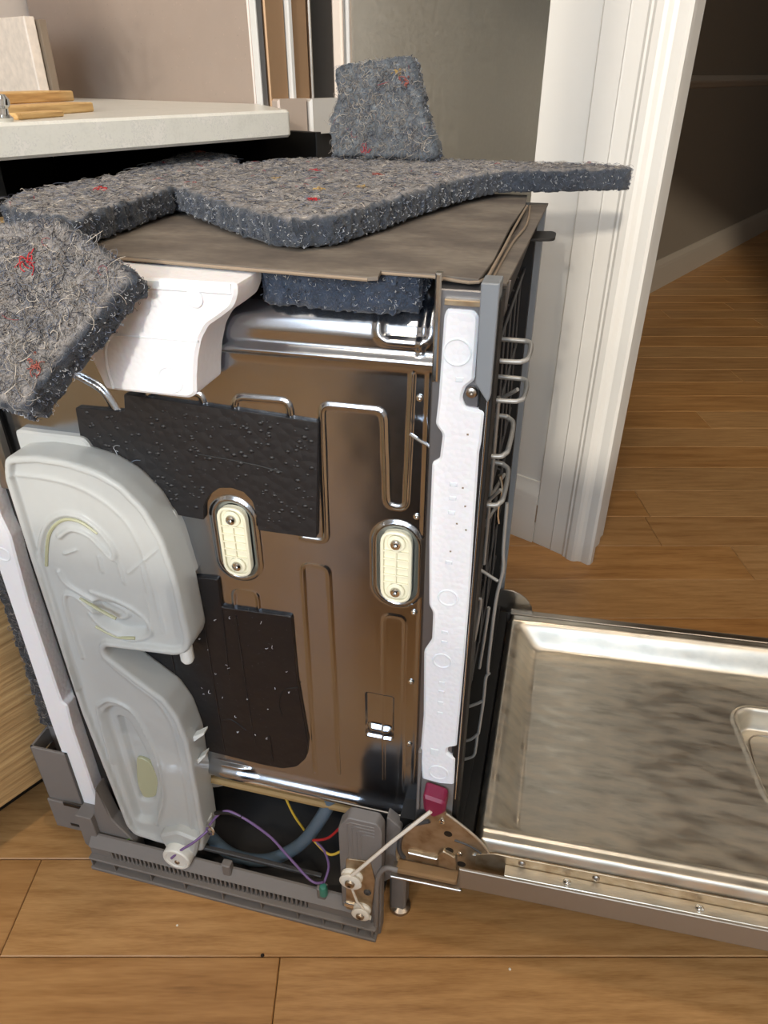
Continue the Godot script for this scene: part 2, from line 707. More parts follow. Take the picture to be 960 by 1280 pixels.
const FLAT := Basis(Vector3(1, 0, 0), Vector3(0, 0, -1), Vector3(0, 1, 0))

# polygon of (x, z) raised from y0 to y1
func slab(xz: PackedVector2Array, y0: float, y1: float, ch := 0.0) -> G:
	var p := PackedVector2Array()
	for q in xz:
		p.append(Vector2(q.x, -q.y))
	return G.new().at(Transform3D(FLAT, Vector3.ZERO)).extr(p, y0, y1, ch)

func wall(called: String, boxes: Array, material: Material) -> Node3D:
	var g := G.new()
	for b in boxes:
		g.box(b[0], b[1])
	var o := MeshInstance3D.new()
	o.name = called
	o.mesh = g.mesh()
	o.material_override = material
	o.transform = K
	add_child(o)
	o.set_meta("kind", "structure")
	return o

func build_room() -> void:
	# floor of separate oak planks on a screed, rows along the world's x
	var fl := setting("floor", Transform3D(), Vector3.ZERO, "wide oak plank floor running through kitchen and hall", "floor")
	var base := G.new().at(K).box(Vector3(-1.9, -0.1, -7.7), Vector3(2.6, -0.0125, 2.5))
	part("screed", base.mesh(), M.gap, fl)
	var w := 0.13
	var row := 0
	var z := 2.653
	while z > -6.7:
		var lo := maxf((-1.75 - 0.626 * z) / 0.78, (0.78 * z - 2.45) / 0.626)
		var hi := minf((2.5 - 0.626 * z) / 0.78, (0.78 * z + 7.6) / 0.626)
		var x := lo - rng.randf() * 1.2
		var force := INF
		if absf(z + 0.337) < 0.06:
			force = -0.13
		elif absf(z + 1.247) < 0.06:
			force = 0.81
		elif absf(z + 2.027) < 0.06:
			force = 1.02
		while x < hi:
			var e := x + rng.randf_range(1.5, 2.2)
			if force < INF and x < force - 0.35 and e > force - 0.35:
				e = force
				force = INF
			if e > lo and hi - lo > 0.1:
				var shift := Vector3(rng.randf() * 9.0, 0, rng.randf() * 9.0)
				var g := G.new()
				g.t = Transform3D(FLAT, shift)
				var a := maxf(x, lo)
				var b := minf(e, hi)
				g.extr(pts([a + 0.0005, -z + 0.0005, b - 0.0005, -z + 0.0005, b - 0.0005, -z + w - 0.0005, a + 0.0005, -z + w - 0.0005]), -0.012, 0.0, 0.0012, 0.0)
				var p := part("plank", g.mesh(), M["plank%d" % (rng.randi() % 3)], fl)
				p.position = -shift
			x = e
		z -= w
		row += 1
	# walls of the kitchen and of the hall behind the doorway
	var h := 2.55
	wall("wall_left", [[Vector3(-1.74, 0, -1.93), Vector3(-1.62, h, 2.42)]], M.cream_wall)
	wall("wall_doorway", [[Vector3(-0.70, 0, -1.439), Vector3(-0.50, h, -1.319)], [Vector3(0.47, 0, -1.439), Vector3(2.4, h, -1.319)], [Vector3(-0.47, 2.1, -1.439), Vector3(0.47, h, -1.319)]], M.paint)
	wall("wall_alcove", [[Vector3(-0.76, 0, -1.93), Vector3(-0.70, h, -1.439)], [Vector3(-1.74, 0, -2.05), Vector3(-0.73, h, -1.93)]], M.wall)
	wall("wall_right", [[Vector3(2.4, 0, -1.439), Vector3(2.52, h, 2.42)]], M.wall)
	wall("wall_window", [[Vector3(-1.62, 0, 2.3), Vector3(2.4, 1.25, 2.42)], [Vector3(-1.62, 2.3, 2.3), Vector3(2.4, h, 2.42)], [Vector3(-1.62, 1.25, 2.3), Vector3(-0.1, 2.3, 2.42)], [Vector3(1.8, 1.25, 2.3), Vector3(2.4, 2.3, 2.42)]], M.wall)
	wall("wall_hall", [[Vector3(-1.362, 0, -7.5), Vector3(-1.242, h, -2.05)], [Vector3(2.4, 0, -7.5), Vector3(2.52, h, -1.439)], [Vector3(-1.362, 0, -7.62), Vector3(2.52, h, -7.5)]], M.hall)
	wall("ceiling", [[Vector3(-1.74, h, -7.62), Vector3(2.52, h + 0.12, 2.42)]], M.ceiling)
	# window: frame, mullion and two panes
	var wn := setting("window_1", K, Vector3(0.85, 1.25, 2.36))
	var g2 := G.new()
	for b in [[Vector3(-0.1, 1.25, 2.33), Vector3(1.8, 1.30, 2.39)], [Vector3(-0.1, 2.25, 2.33), Vector3(1.8, 2.3, 2.39)], [Vector3(-0.1, 1.3, 2.33), Vector3(-0.05, 2.25, 2.39)], [Vector3(1.75, 1.3, 2.33), Vector3(1.8, 2.25, 2.39)], [Vector3(0.83, 1.3, 2.33), Vector3(0.87, 2.25, 2.39)]]:
		g2.box(b[0], b[1], 0.004)
	part("window_frame", g2.mesh(), M.paint, wn)
	part("pane", block(Vector3(-0.05, 1.3, 2.358), Vector3(0.83, 2.25, 2.362), 0.0), M.glass, wn)
	part("pane", block(Vector3(0.87, 1.3, 2.358), Vector3(1.75, 2.25, 2.362), 0.0), M.glass, wn)
	# moulded casing of the doorway with its jamb, on both sides and over the top
	var prof := [-0.60, 0, -0.60, 0.010, -0.597, 0.013, -0.553, 0.015, -0.550, 0.0175, -0.546, 0.0165, -0.522, 0.018, -0.516, 0.0225, -0.512, 0.022, -0.506, 0.0265, -0.494, 0.0275, -0.488, 0.025, -0.482, 0.019, -0.475, 0.0165, -0.468, 0.018, -0.458, 0.0185, -0.453, 0.014, -0.453, 0]
	var pr := PackedVector2Array()
	var mirror := PackedVector2Array()
	for i in range(0, prof.size(), 2):
		pr.append(Vector2(prof[i], -1.319 + prof[i + 1]))
		mirror.append(Vector2(-prof[i], -1.319 + prof[i + 1]))
	var tr := setting("trim_1", K, Vector3(-0.52, 0, -1.31), "white painted door casing with moulded steps, chipped at its foot", "door casing")
	part("casing", slab(pr, 0.0, 2.2).mesh(22), M.paint, tr)
	part("casing", slab(mirror, 0.0, 2.2).mesh(22), M.paint, tr)
	part("casing_head", block(Vector3(-0.60, 2.1, -1.319), Vector3(0.60, 2.23, -1.295), 0.004), M.paint, tr)
	part("jamb", block(Vector3(-0.50, 0, -1.439), Vector3(-0.482, 2.1, -1.319), 0.001), M.paint, tr)
	part("jamb", block(Vector3(0.450, 0, -1.45), Vector3(0.47, 2.1, -1.319), 0.001), M.paint, tr)
	part("door_stop", block(Vector3(-0.482, 0, -1.40), Vector3(-0.473, 2.1, -1.362), 0.003), M.paint, tr)
	part("paint_chip", slab(rounded(pts([-0.6035, -1.305, -0.598, -1.305, -0.598, -1.3095, -0.6035, -1.309]), 0.001), 0.055, 0.10).mesh(), M.sheet_edge, tr, "bare brown chip in the paint")
	# baseboards and the chair rail of the hall
	baseboard("baseboard_doorway", K * Transform3D(Basis(), Vector3(-0.70, 0, -1.319)), 0.10, 0.155)
	baseboard("baseboard_hall", K * Transform3D(Basis(Vector3.UP, PI / 2), Vector3(-1.242, 0, -2.3)), 5.2, 0.15)
	var rail := G.new()
	var rp := pts([0, 0, 0.006, 0.004, 0.010, 0.014, 0.018, 0.020, 0.020, 0.030, 0.012, 0.036, 0.008, 0.046, 0, 0.05])
	rail.t = Transform3D(Basis(Vector3(0, 0, 1), Vector3(0, 1, 0), Vector3(-1, 0, 0)), Vector3.ZERO)
	rail.extr(rp, -5.2, 0.0)
	var ro := MeshInstance3D.new()
	ro.name = "trim_2"
	ro.mesh = rail.mesh(50)
	ro.material_override = M.hall_trim
	add_child(ro)
	ro.transform = K * Transform3D(Basis(Vector3.UP, PI / 2), Vector3(-1.242, 0.885, -2.3))
	ro.set_meta("kind", "structure")
	# recessed lamps, unseen, added for warm fill
	lamp(Vector3(-0.2, h, 1.1), "unseen fill lamp added in the ceiling between oak cabinet and window", LAMP)
	lamp(Vector3(1.3, h, 1.1), "unseen fill lamp added in the ceiling near the window and the right wall", LAMP)
	lamp(Vector3(-0.2, h, -0.3), "unseen fill lamp added in the ceiling nearest above the dishwasher", LAMP)
	lamp(Vector3(1.3, h, -0.3), "unseen fill lamp added in the ceiling of the kitchen right of the doorway", LAMP)
	lamp(Vector3(0.9, h, -3.4), "unseen fill lamp added in the ceiling of the hall", HALL)

func baseboard(called: String, at: Transform3D, length: float, tall: float) -> void:
	var g := G.new()
	var p := pts([0, 0, 0.016, 0, 0.016, tall - 0.045, 0.013, tall - 0.04, 0.014, tall - 0.03, 0.010, tall - 0.022, 0.006, tall - 0.008, 0.005, tall, 0, tall])
	g.t = Transform3D(Basis(Vector3(0, 0, 1), Vector3(0, 1, 0), Vector3(-1, 0, 0)), Vector3.ZERO)
	g.extr(p, -length, 0.0)
	var o := MeshInstance3D.new()
	o.name = called
	o.mesh = g.mesh(40)
	o.material_override = M.hall_trim if called.ends_with("hall") else M.paint
	add_child(o)
	o.transform = at
	o.set_meta("kind", "structure")

func lamp(p: Vector3, label: String, energy: float) -> void:
	var o := thing("fill_ceiling_lamp", label, "ceiling lamp", K, p, "added recessed fill lamps")
	o.set_meta("label", label)
	var down := Transform3D(Basis(Vector3.RIGHT, PI / 2), p)
	part("rim", G.new().at(down).lathe(pts([0.078, 0.0, 0.095, 0.0, 0.095, 0.004, 0.085, 0.008, 0.078, 0.006, 0.075, 0.001]), 32).mesh(), M.ceiling, o)
	part("lamp_glass", G.new().at(down).lathe(pts([0.076, 0.0005, 0.076, 0.003, 0.0, 0.003]), 32).mesh(), M.lamp, o)
	var l := AreaLight3D.new()
	l.name = "lamp_light"
	l.area_size = Vector2(0.14, 0.14)
	l.transform = K * Transform3D(Basis(Vector3.RIGHT, -PI / 2), p - Vector3(0, 0.012, 0))
	l.light_color = Color(1.0, 0.91, 0.80)
	l.light_energy = energy
	l.shadow_enabled = true
	add_child(l, true)

func build_kitchen() -> void:
	# worktop, oak base cabinet and the empty niche
	var top := thing("worktop", "pale veined stone worktop with rounded corner over the dark niche", "worktop", K, Vector3(-1.2, 0.868, 0.2))
	part("stone_top", slab(rounded(pts([-0.77, 1.6, -0.77, -0.761, -0.962, -0.884, -1.62, -0.884, -1.62, 1.6]), 0.006), 0.868, 0.90, 0.003).mesh(), M.quartz, top)
	var ob := thing("base_cabinet", "oak fronted base cabinet with brushed grain beside the dishwasher", "cabinet", K, Vector3(-1.2, 0, 0.6))
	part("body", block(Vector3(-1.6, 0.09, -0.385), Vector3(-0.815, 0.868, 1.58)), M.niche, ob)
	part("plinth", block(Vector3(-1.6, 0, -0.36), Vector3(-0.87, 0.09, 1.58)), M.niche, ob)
	for k in 3:
		part("cabinet_front", block(Vector3(-0.815, 0.092, -0.385 + k * 0.66), Vector3(-0.79, OAK_TOP, 0.272 + k * 0.66), 0.0015), M.oak_front, ob)
	var ni := thing("niche_shade_boards", "added black boards that darken the empty niche under the worktop", "panel", K, Vector3(-1.2, 0, -0.58))  # boards put in for the niche shade, hiding the steel side
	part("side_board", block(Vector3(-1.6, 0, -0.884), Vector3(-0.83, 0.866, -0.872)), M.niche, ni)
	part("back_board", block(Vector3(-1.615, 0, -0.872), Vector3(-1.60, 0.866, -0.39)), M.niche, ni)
	# refrigerator of brushed steel
	var fr := thing("refrigerator", "brushed steel refrigerator behind the worktop, beside the white casing", "refrigerator", K, Vector3(-1.28, 0, -1.36))
	part("side_panel", block(Vector3(-1.6, 0, -0.912), Vector3(-0.972, 1.9, -0.886), 0.002), M.fridge_side, fr)
	part("body", block(Vector3(-1.6, 0, -1.86), Vector3(-0.99, 1.9, -0.912), 0.002), M.fridge, fr)
	part("edge_trim", block(Vector3(-0.975, 0, -0.893), Vector3(-0.960, 1.9, -0.889), 0.001), M.bright, fr)
	part("corner_strip", block(Vector3(-0.985, 0, -0.911), Vector3(-0.967, 1.9, -0.894), 0.002), M.frame_steel, fr)
	part("door_edge", block(Vector3(-0.99, 0, -0.955), Vector3(-0.965, 1.9, -0.913), 0.002), M.warm_steel, fr)
	part("edge_trim", block(Vector3(-0.99, 0, -0.967), Vector3(-0.959, 1.9, -0.957), 0.002), M.bright, fr)
	part("door_edge", block(Vector3(-0.99, 0, -1.006), Vector3(-0.966, 1.9, -0.968), 0.002), M.warm_steel, fr)
	part("edge_trim", block(Vector3(-0.99, 0, -1.013), Vector3(-0.962, 1.9, -1.007), 0.002), M.steel, fr)
	part("recess", block(Vector3(-0.99, 0, -1.074), Vector3(-0.972, 1.9, -1.014), 0.002), M.fridge_gap, fr)
	for k in 4:
		part("door_rib", block(Vector3(-0.99, 0, -1.0835 - k * 0.0085), Vector3(-0.955 - (k % 2) * 0.004, 1.9, -1.0755 - k * 0.0085), 0.0028), M.bright if k == 1 or k == 2 else M.cream_wall, fr)
	var dp := slab(rounded(pts([-0.99, -1.111, -0.966, -1.111, -0.962, -1.2, -0.960, -1.45, -0.962, -1.60, -0.966, -1.70, -0.972, -1.86, -0.99, -1.86]), 0.02), 0.06, 1.9, 0.002)
	part("door", dp.mesh(50), M.fridge, fr)
	part("hinge_cover", block(Vector3(-1.02, 0.853, -1.074), Vector3(-0.945, 0.905, -0.984), 0.004), M.cover_steel, fr, "pale steel block across the door edges")
	part("hinge_plate", block(Vector3(-1.0, 0.853, -0.9815), Vector3(-0.950, 0.906, -0.915), 0.003), M.cover_warm, fr)
	# samples and battens on the worktop
	var ss := thing("stone_sample", "cream stone sample standing upright on the worktop against the steel", "stone sample", K, Vector3(-1.5, 0.90, -0.75))
	part("slab", block(Vector3(-1.61, 0.90, -0.765), Vector3(-1.365, 1.022, -0.745), 0.002), M.stone, ss)
	part("back_board", block(Vector3(-1.605, 0.90, -0.780), Vector3(-1.358, 1.018, -0.767), 0.001), M.sheet_edge, ss)
	batten(Vector2(-0.915, -0.565), Vector2(-0.79, -0.30), 0.90, 0.0105, "lower of the two pale wooden battens stacked on the worktop", 0.04)
	batten(Vector2(-0.955, -0.565), Vector2(-0.83, -0.30), 0.9108, 0.0115, "upper of the two pale wooden battens stacked on the worktop", 0.05)
	batten(Vector2(-0.835, -0.478), Vector2(-0.806, -0.415), 0.90, 0.006, "short thin wooden offcut beside the stacked battens on the worktop", 0.02)
	var kn := thing("tap_fitting", "small chrome fitting at the end of the wooden battens", "fitting", K, Vector3(-0.795, 0.90, -0.391))
	part("fitting_body", G.new().at(Transform3D(FLAT, Vector3(-0.795, 0.90, -0.391))).lathe(pts([0, 0, 0.008, 0, 0.009, 0.003, 0.006, 0.006, 0.006, 0.011, 0.009, 0.014, 0.009, 0.019, 0.006, 0.023, 0, 0.024])).mesh(), M.chrome, kn)

func batten(e: Vector2, s: Vector2, y: float, thick: float, label: String, wide: float) -> void:
	var d := (s - e).normalized()
	var across := Vector3(-d.y, 0, d.x)
	if across.x > 0.0:
		across = -across
	var along := Vector3(d.x, 0, d.y)
	var base := Vector3(e.x, y, e.y)
	var o := thing("wooden_batten", label, "batten", K, base)
	var up := along.cross(across)
	var g := G.new()
	if up.y < 0.0:
		g.t = Transform3D(Basis(across, along, across.cross(along)), base)
		g.box(Vector3(0, 0, 0), Vector3(wide, (s - e).length(), thick), 0.0012)
	else:
		g.t = Transform3D(Basis(along, across, up), base)
		g.box(Vector3(0, 0, 0), Vector3((s - e).length(), wide, thick), 0.0012)
	part("wood", g.mesh(), M.batten, o)

# height of the pressed pattern on the steel side, metres proud of the sheet
func bead(d: float, half: float, tall: float) -> float:
	var k := absf(d) / half
	return tall * (1.0 - k * k) * (1.0 - k * k) if k < 1.0 else 0.0

func side_panel() -> G:
	var g := G.new()
	var lines := [
		[rounded_line([-0.167, 0.560, -0.143, 0.559, -0.141, 0.700, -0.086, 0.700, -0.083, 0.608, -0.065, 0.608, -0.062, 0.735]), 0.0030, 0.0017],
		[rounded_line([-0.223, 0.660, -0.221, 0.699, -0.170, 0.700, -0.169, 0.660]), 0.0030, 0.0017],
		[rounded_line([-0.330, 0.660, -0.300, 0.699, -0.252, 0.699, -0.250, 0.660]), 0.0030, 0.0016],
		[rounded_line([-0.141, 0.222, -0.142, 0.529, -0.169, 0.529, -0.172, 0.217]), 0.0024, 0.0009],
		[rounded_line([-0.064, 0.214, -0.064, 0.481, -0.086, 0.481, -0.086, 0.229]), 0.0024, 0.0008],
		[rounded_line([-0.251, 0.43, -0.248, 0.482, -0.221, 0.483, -0.222, 0.43]), 0.0024, 0.0009],
		[rounded_line([-0.420, 0.715, -0.377, 0.706, -0.352, 0.694, -0.336, 0.66]), 0.0042, 0.0030],
		[rounded_line([-0.050, 0.235, -0.048, 0.735]), 0.0036, 0.0010],
		[rounded_line([-0.445, 0.62, -0.445, 0.10]), 0.0050, 0.0030],
	]
	for l in lines:
		var lo := Vector2.INF
		var hi := -Vector2.INF
		for p in l[0]:
			lo = lo.min(p)
			hi = hi.max(p)
		l.append(Rect2(lo, hi - lo).grow(0.006))
	var nx := 330
	var ny := 460
	var x0 := -0.482
	var x1 := -0.037
	# profile from the bottom flange up over the rounded shoulder
	var prof := Curve2D.new()
	for q in [Vector2(0.168, -0.075), Vector2(0.170, -0.058), Vector2(0.178, -0.047), Vector2(0.187, -0.0465), Vector2(0.194, -0.0525), Vector2(0.202, -0.055), Vector2(0.225, -0.055), Vector2(0.735, -0.055), Vector2(0.741, -0.0525), Vector2(0.7445, -0.0490), Vector2(0.748, -0.0525), Vector2(0.752, -0.0560), Vector2(0.762, -0.0545), Vector2(0.772, -0.0570), Vector2(0.785, -0.066), Vector2(0.795, -0.082), Vector2(0.800, -0.105), Vector2(0.801, -0.15), Vector2(0.801, -0.19)]:
		prof.add_point(q)
	# samples along the profile: dense on the flat, dense on the bends
	var ps := PackedVector2Array()
	var total := prof.get_baked_length()
	for j in ny + 1:
		ps.append(prof.sample_baked(total * j / ny, false))
	for pass_ in 2:
		var q := ps.duplicate()
		for j in range(1, ny):
			if ps[j].y > -0.15:
				q[j] = (ps[j - 1] + ps[j] * 2.0 + ps[j + 1]) * 0.25
		ps = q
	for j in ny + 1:
		var p := ps[j]
		var a := ps[maxi(j - 1, 0)]
		var b := ps[mini(j + 1, ny)]
		var nrm := Vector2(-(b.y - a.y), b.x - a.x).normalized()
		if nrm.y < -0.2:
			nrm = -nrm
		for i in nx + 1:
			var x := lerpf(x0, x1, float(i) / nx)
			var h := 0.0
			var w := Vector2(x, p.x)
			if p.x > 0.2 and p.x < 0.742 and p.y > -0.0565:
				for l in lines:
					if not (l[3] as Rect2).has_point(w):
						continue
					var d := sd_line(w, l[0])
					if d < l[1]:
						h = maxf(h, bead(d, l[1], l[2]))
				# sunken seats of the two brackets, ringed by a raised lip
				for m in [Vector2(-0.2365, 0.546), Vector2(-0.073, 0.544)]:
					var d := sd_rrect(w, m, Vector2(0.0175, 0.0425), 0.0175)
					if d < 0.012:
						h += bead(d - 0.004, 0.0044, 0.0026) - 0.003 * smoothstep(0.0, -0.003, d)
				# square pressing with the lanced tab
				var e := sd_rrect(w, Vector2(-0.091, 0.334), Vector2(0.0165, 0.034), 0.003)
				if e < 0.0:
					h += -0.0032 * smoothstep(0.0, -0.002, e) * (1.0 if p.x > 0.312 else 1.0)
				var e2 := sd_rrect(w, Vector2(-0.091, 0.309), Vector2(0.0135, 0.0075), 0.004)
				if e2 < 0.004:
					h += 0.006 * smoothstep(0.004, -0.005, e2) * smoothstep(0.299, 0.316, p.x)
				h += 0.00045 * broad.get_noise_2d(x * 0.5, p.x * 0.5) + 0.0010 * smoothstep(0.2, 0.25, p.x) * sin(x * 14.0 + p.x * 3.0) * 0.4
			elif p.x >= 0.75:
				# pocket pressed into the shoulder near the front
				var d := sd_rrect(Vector2(x, p.x - (p.y + 0.055) * 0.6), Vector2(-0.070, 0.783), Vector2(0.021, 0.024), 0.01)
				h += bead(d, 0.005, 0.0014) - 0.0028 * smoothstep(0.0, -0.008, d)
				h += bead(absf(x + 0.056), 0.004, 0.0015)
			elif p.x < 0.2:
				h += 0.004 * smoothstep(-0.33, -0.29, x) * smoothstep(-0.245, -0.275, x) * smoothstep(0.17, 0.19, p.x)
			g.v.append(Vector3(x, p.x + nrm.x * h, p.y + nrm.y * h))
	for j in ny:
		for i in nx:
			var a := j * (nx + 1) + i
			g.quad(a, a + 1, a + nx + 2, a + nx + 1)
	return g

func rounded_line(a: Array) -> PackedVector2Array:
	var p := pts(a)
	var out := PackedVector2Array([p[0]])
	for i in range(1, p.size() - 1):
		var u := p[i - 1] - p[i]
		var w := p[i + 1] - p[i]
		var d := minf(0.008, 0.45 * minf(u.length(), w.length()))
		var s := p[i] + u.normalized() * d
		var e := p[i] + w.normalized() * d
		for k in 5:
			out.append(s.lerp(p[i], k / 4.0).lerp(p[i].lerp(e, k / 4.0), k / 4.0))
	out.append(p[-1])
	return out

func screw(at: Vector3, towards: Vector3, r: float) -> Mesh:
	var g := G.new().at(facing(at, towards))
	g.lathe(pts([r, -0.001, r, 0.0006, r * 0.85, r * 0.42, r * 0.55, r * 0.55, r * 0.34, r * 0.58, r * 0.3, r * 0.2, 0, r * 0.2]), 18)
	return g.mesh()

func milky_box() -> G:
	var out := rounded(pts([-0.452, 0.610, -0.445, 0.632, -0.412, 0.638, -0.378, 0.637, -0.347, 0.630, -0.325, 0.618, -0.305, 0.595, -0.292, 0.562, -0.286, 0.519, -0.285, 0.502, -0.2835, 0.436, -0.289, 0.421, -0.303, 0.413, -0.388, 0.407, -0.393, 0.400, -0.391, 0.392, -0.368, 0.371, -0.330, 0.340, -0.317, 0.312, -0.311, 0.270, -0.312, 0.234, -0.313, 0.189, -0.316, 0.100, -0.323, 0.060, -0.386, 0.055, -0.425, 0.060, -0.434, 0.076, -0.449, 0.293, -0.452, 0.515]), 0.006, 3)
	# lines of the moulded channels: [line, half width, height]
	var ch := [
		[G.curve(pts3([-0.443, 0.33, -0.442, 0.45, -0.441, 0.516, -0.426, 0.553, -0.404, 0.572, -0.382, 0.574, -0.363, 0.560, -0.352, 0.539, -0.356, 0.528, -0.366, 0.540, -0.378, 0.553, -0.395, 0.557, -0.412, 0.545], 0), 6), 0.0042, 0.0042],
		[G.curve(pts3([-0.425, 0.50, -0.418, 0.484, -0.386, 0.465, -0.364, 0.455, -0.361, 0.447, -0.374, 0.442, -0.394, 0.451, -0.414, 0.47, -0.428, 0.46, -0.428, 0.38], 0), 6), 0.0040, 0.0040],
		[G.curve(pts3([-0.392, 0.479, -0.357, 0.470, -0.336, 0.455, -0.331, 0.437, -0.345, 0.424, -0.365, 0.420, -0.389, 0.431, -0.402, 0.448], 0), 5), 0.0032, 0.0026],
		[G.curve(pts3([-0.430, 0.20, -0.428, 0.290, -0.420, 0.308, -0.404, 0.317, -0.381, 0.306, -0.369, 0.267, -0.362, 0.219, -0.366, 0.156, -0.388, 0.090], 0), 5), 0.0040, 0.0032],
		[G.curve(pts3([-0.444, 0.612, -0.405, 0.612, -0.372, 0.606, -0.345, 0.590, -0.327, 0.565, -0.318, 0.52, -0.316, 0.44], 0), 6), 0.0030, 0.0018],
		[pts3([-0.342, 0.512, -0.303, 0.548], 0), 0.0016, 0.0022],
		[pts3([-0.325, 0.524, -0.325, 0.50, -0.33, 0.43], 0), 0.0016, 0.0016],
		[pts3([-0.372, 0.508, -0.372, 0.528], 0), 0.0022, 0.003],
		[pts3([-0.352, 0.526, -0.349, 0.498], 0), 0.0022, 0.003],
		[pts3([-0.412, 0.524, -0.396, 0.532], 0), 0.0022, 0.003],
		[G.curve(pts3([-0.40, 0.385, -0.372, 0.355, -0.345, 0.332, -0.333, 0.305, -0.329, 0.27, -0.331, 0.18, -0.337, 0.08], 0), 5), 0.0030, 0.0022],
	]
	var flatlines := []
	for l in ch:
		var q := PackedVector2Array()
		for p in l[0]:
			q.append(Vector2(p.x, p.y))
		var lo := Vector2.INF
		var hi := -Vector2.INF
		for p in q:
			lo = lo.min(p)
			hi = hi.max(p)
		flatlines.append([q, l[1], l[2], Rect2(lo, hi - lo).grow(0.006)])
	var basin := rounded(pts([-0.424, 0.292, -0.404, 0.308, -0.384, 0.300, -0.374, 0.267, -0.367, 0.219, -0.371, 0.156, -0.392, 0.090, -0.420, 0.085, -0.424, 0.2]), 0.012)
	var pit := rounded(pts([-0.412, 0.280, -0.398, 0.279, -0.384, 0.225, -0.378, 0.169, -0.390, 0.125, -0.412, 0.118]), 0.010)
	var drop := rounded(pts([-0.395, 0.470, -0.357, 0.464, -0.336, 0.448, -0.336, 0.432, -0.365, 0.425, -0.392, 0.436]), 0.012)
	var h := 0.0019
	var o := Vector3(-0.460, 0.045, -0.056)
	var n := Vector3i(int(0.186 / h), int(0.602 / h), int(0.052 / h))
	var val := PackedFloat32Array()
	val.resize(n.x * n.y * n.z)
	val.fill(1.0)
	for j in n.y:
		for i in n.x:
			var p := Vector2(o.x + i * h, o.y + j * h)
			var d := sd_poly(p, out)
			if d > 0.006:
				continue
			var top := -0.0175
			top += 0.0035 * (1.0 - smoothstep(-0.009, -0.006, d)) * -1.0 + 0.002
			if d > -0.0085:
				top += 0.0025 * smoothstep(-0.0085, -0.0065, d)
			if d < -0.006:
				for l in flatlines:
					if l[3].has_point(p):
						var e := sd_line(p, l[0])
						if e < l[1]:
							top += bead(e, l[1], l[2])
				var eb := sd_poly(p, basin)
				top -= 0.009 * smoothstep(0.003, -0.005, eb)
				top -= 0.008 * smoothstep(0.002, -0.004, sd_poly(p, pit))
				var ed := sd_poly(p, drop)
				top -= 0.009 * smoothstep(0.003, -0.005, ed)
				top += 0.0006 * broad.get_noise_2d(p.x * 2.0, p.y * 2.0)
			for k in n.z:
				var z := o.z + k * h
				var e := maxf(z - top, -0.053 - z)
				var q := Vector2(maxf(d + 0.004, 0.0), maxf(e + 0.004, 0.0))
				val[i + j * n.x + k * n.x * n.y] = q.length() + minf(maxf(d + 0.004, e + 0.004), 0.0) - 0.004
	return nets(n, val, o, h)

func door_liner() -> G:
	var g := G.new()
	var nx := 300
	var nz := 200
	for j in nz + 1:
		for i in nx + 1:
			var x := lerpf(0.026, 0.705, float(i) / nx)
			var z := lerpf(-0.0165, -0.436, float(j) / nz)
			var y := 0.0
			# outer skirt
			var sk := minf(minf(x - 0.026, 0.705 - x), minf(-0.0165 - z, z + 0.436))
			y -= 0.022 * (1.0 - smoothstep(0.0, 0.009, sk))
			# pan with a wide slope towards the hinge
			var a := (x - 0.0365) / 0.040
			var b := (0.67 - x) / 0.03
			var c := (-0.040 - z) / 0.026
			var d := (z + 0.413) / 0.024
			var m := minf(minf(a, b), minf(c, d))
			var q := -0.18 * log(exp(-a / 0.18) + exp(-b / 0.18) + exp(-c / 0.18) + exp(-d / 0.18)) if m < 3.0 else m
			y -= 0.034 * smoothstep(0.0, 1.0, q)
			y += 0.0028 * bead(absf(m + 0.10), 0.10, 1.0)
			# recess of the dispenser
			var e := sd_rrect(Vector2(x - 0.018 * clampf((z + 0.285) / 0.13, -0.3, 1.0), z), Vector2(0.455, -0.238), Vector2(0.104, 0.084), 0.030)
			y += 0.0022 * bead(e - 0.003, 0.004, 1.0) - 0.030 * smoothstep(0.0, -0.009, e)
			if q > 1.0:
				y += 0.0006 * broad.get_noise_2d(x * 0.6, z * 0.6)
			g.v.append(Vector3(x, y, z))
	for j in nz:
		for i in nx:
			var a := j * (nx + 1) + i
			g.quad(a, a + 1, a + nx + 2, a + nx + 1)
	return g

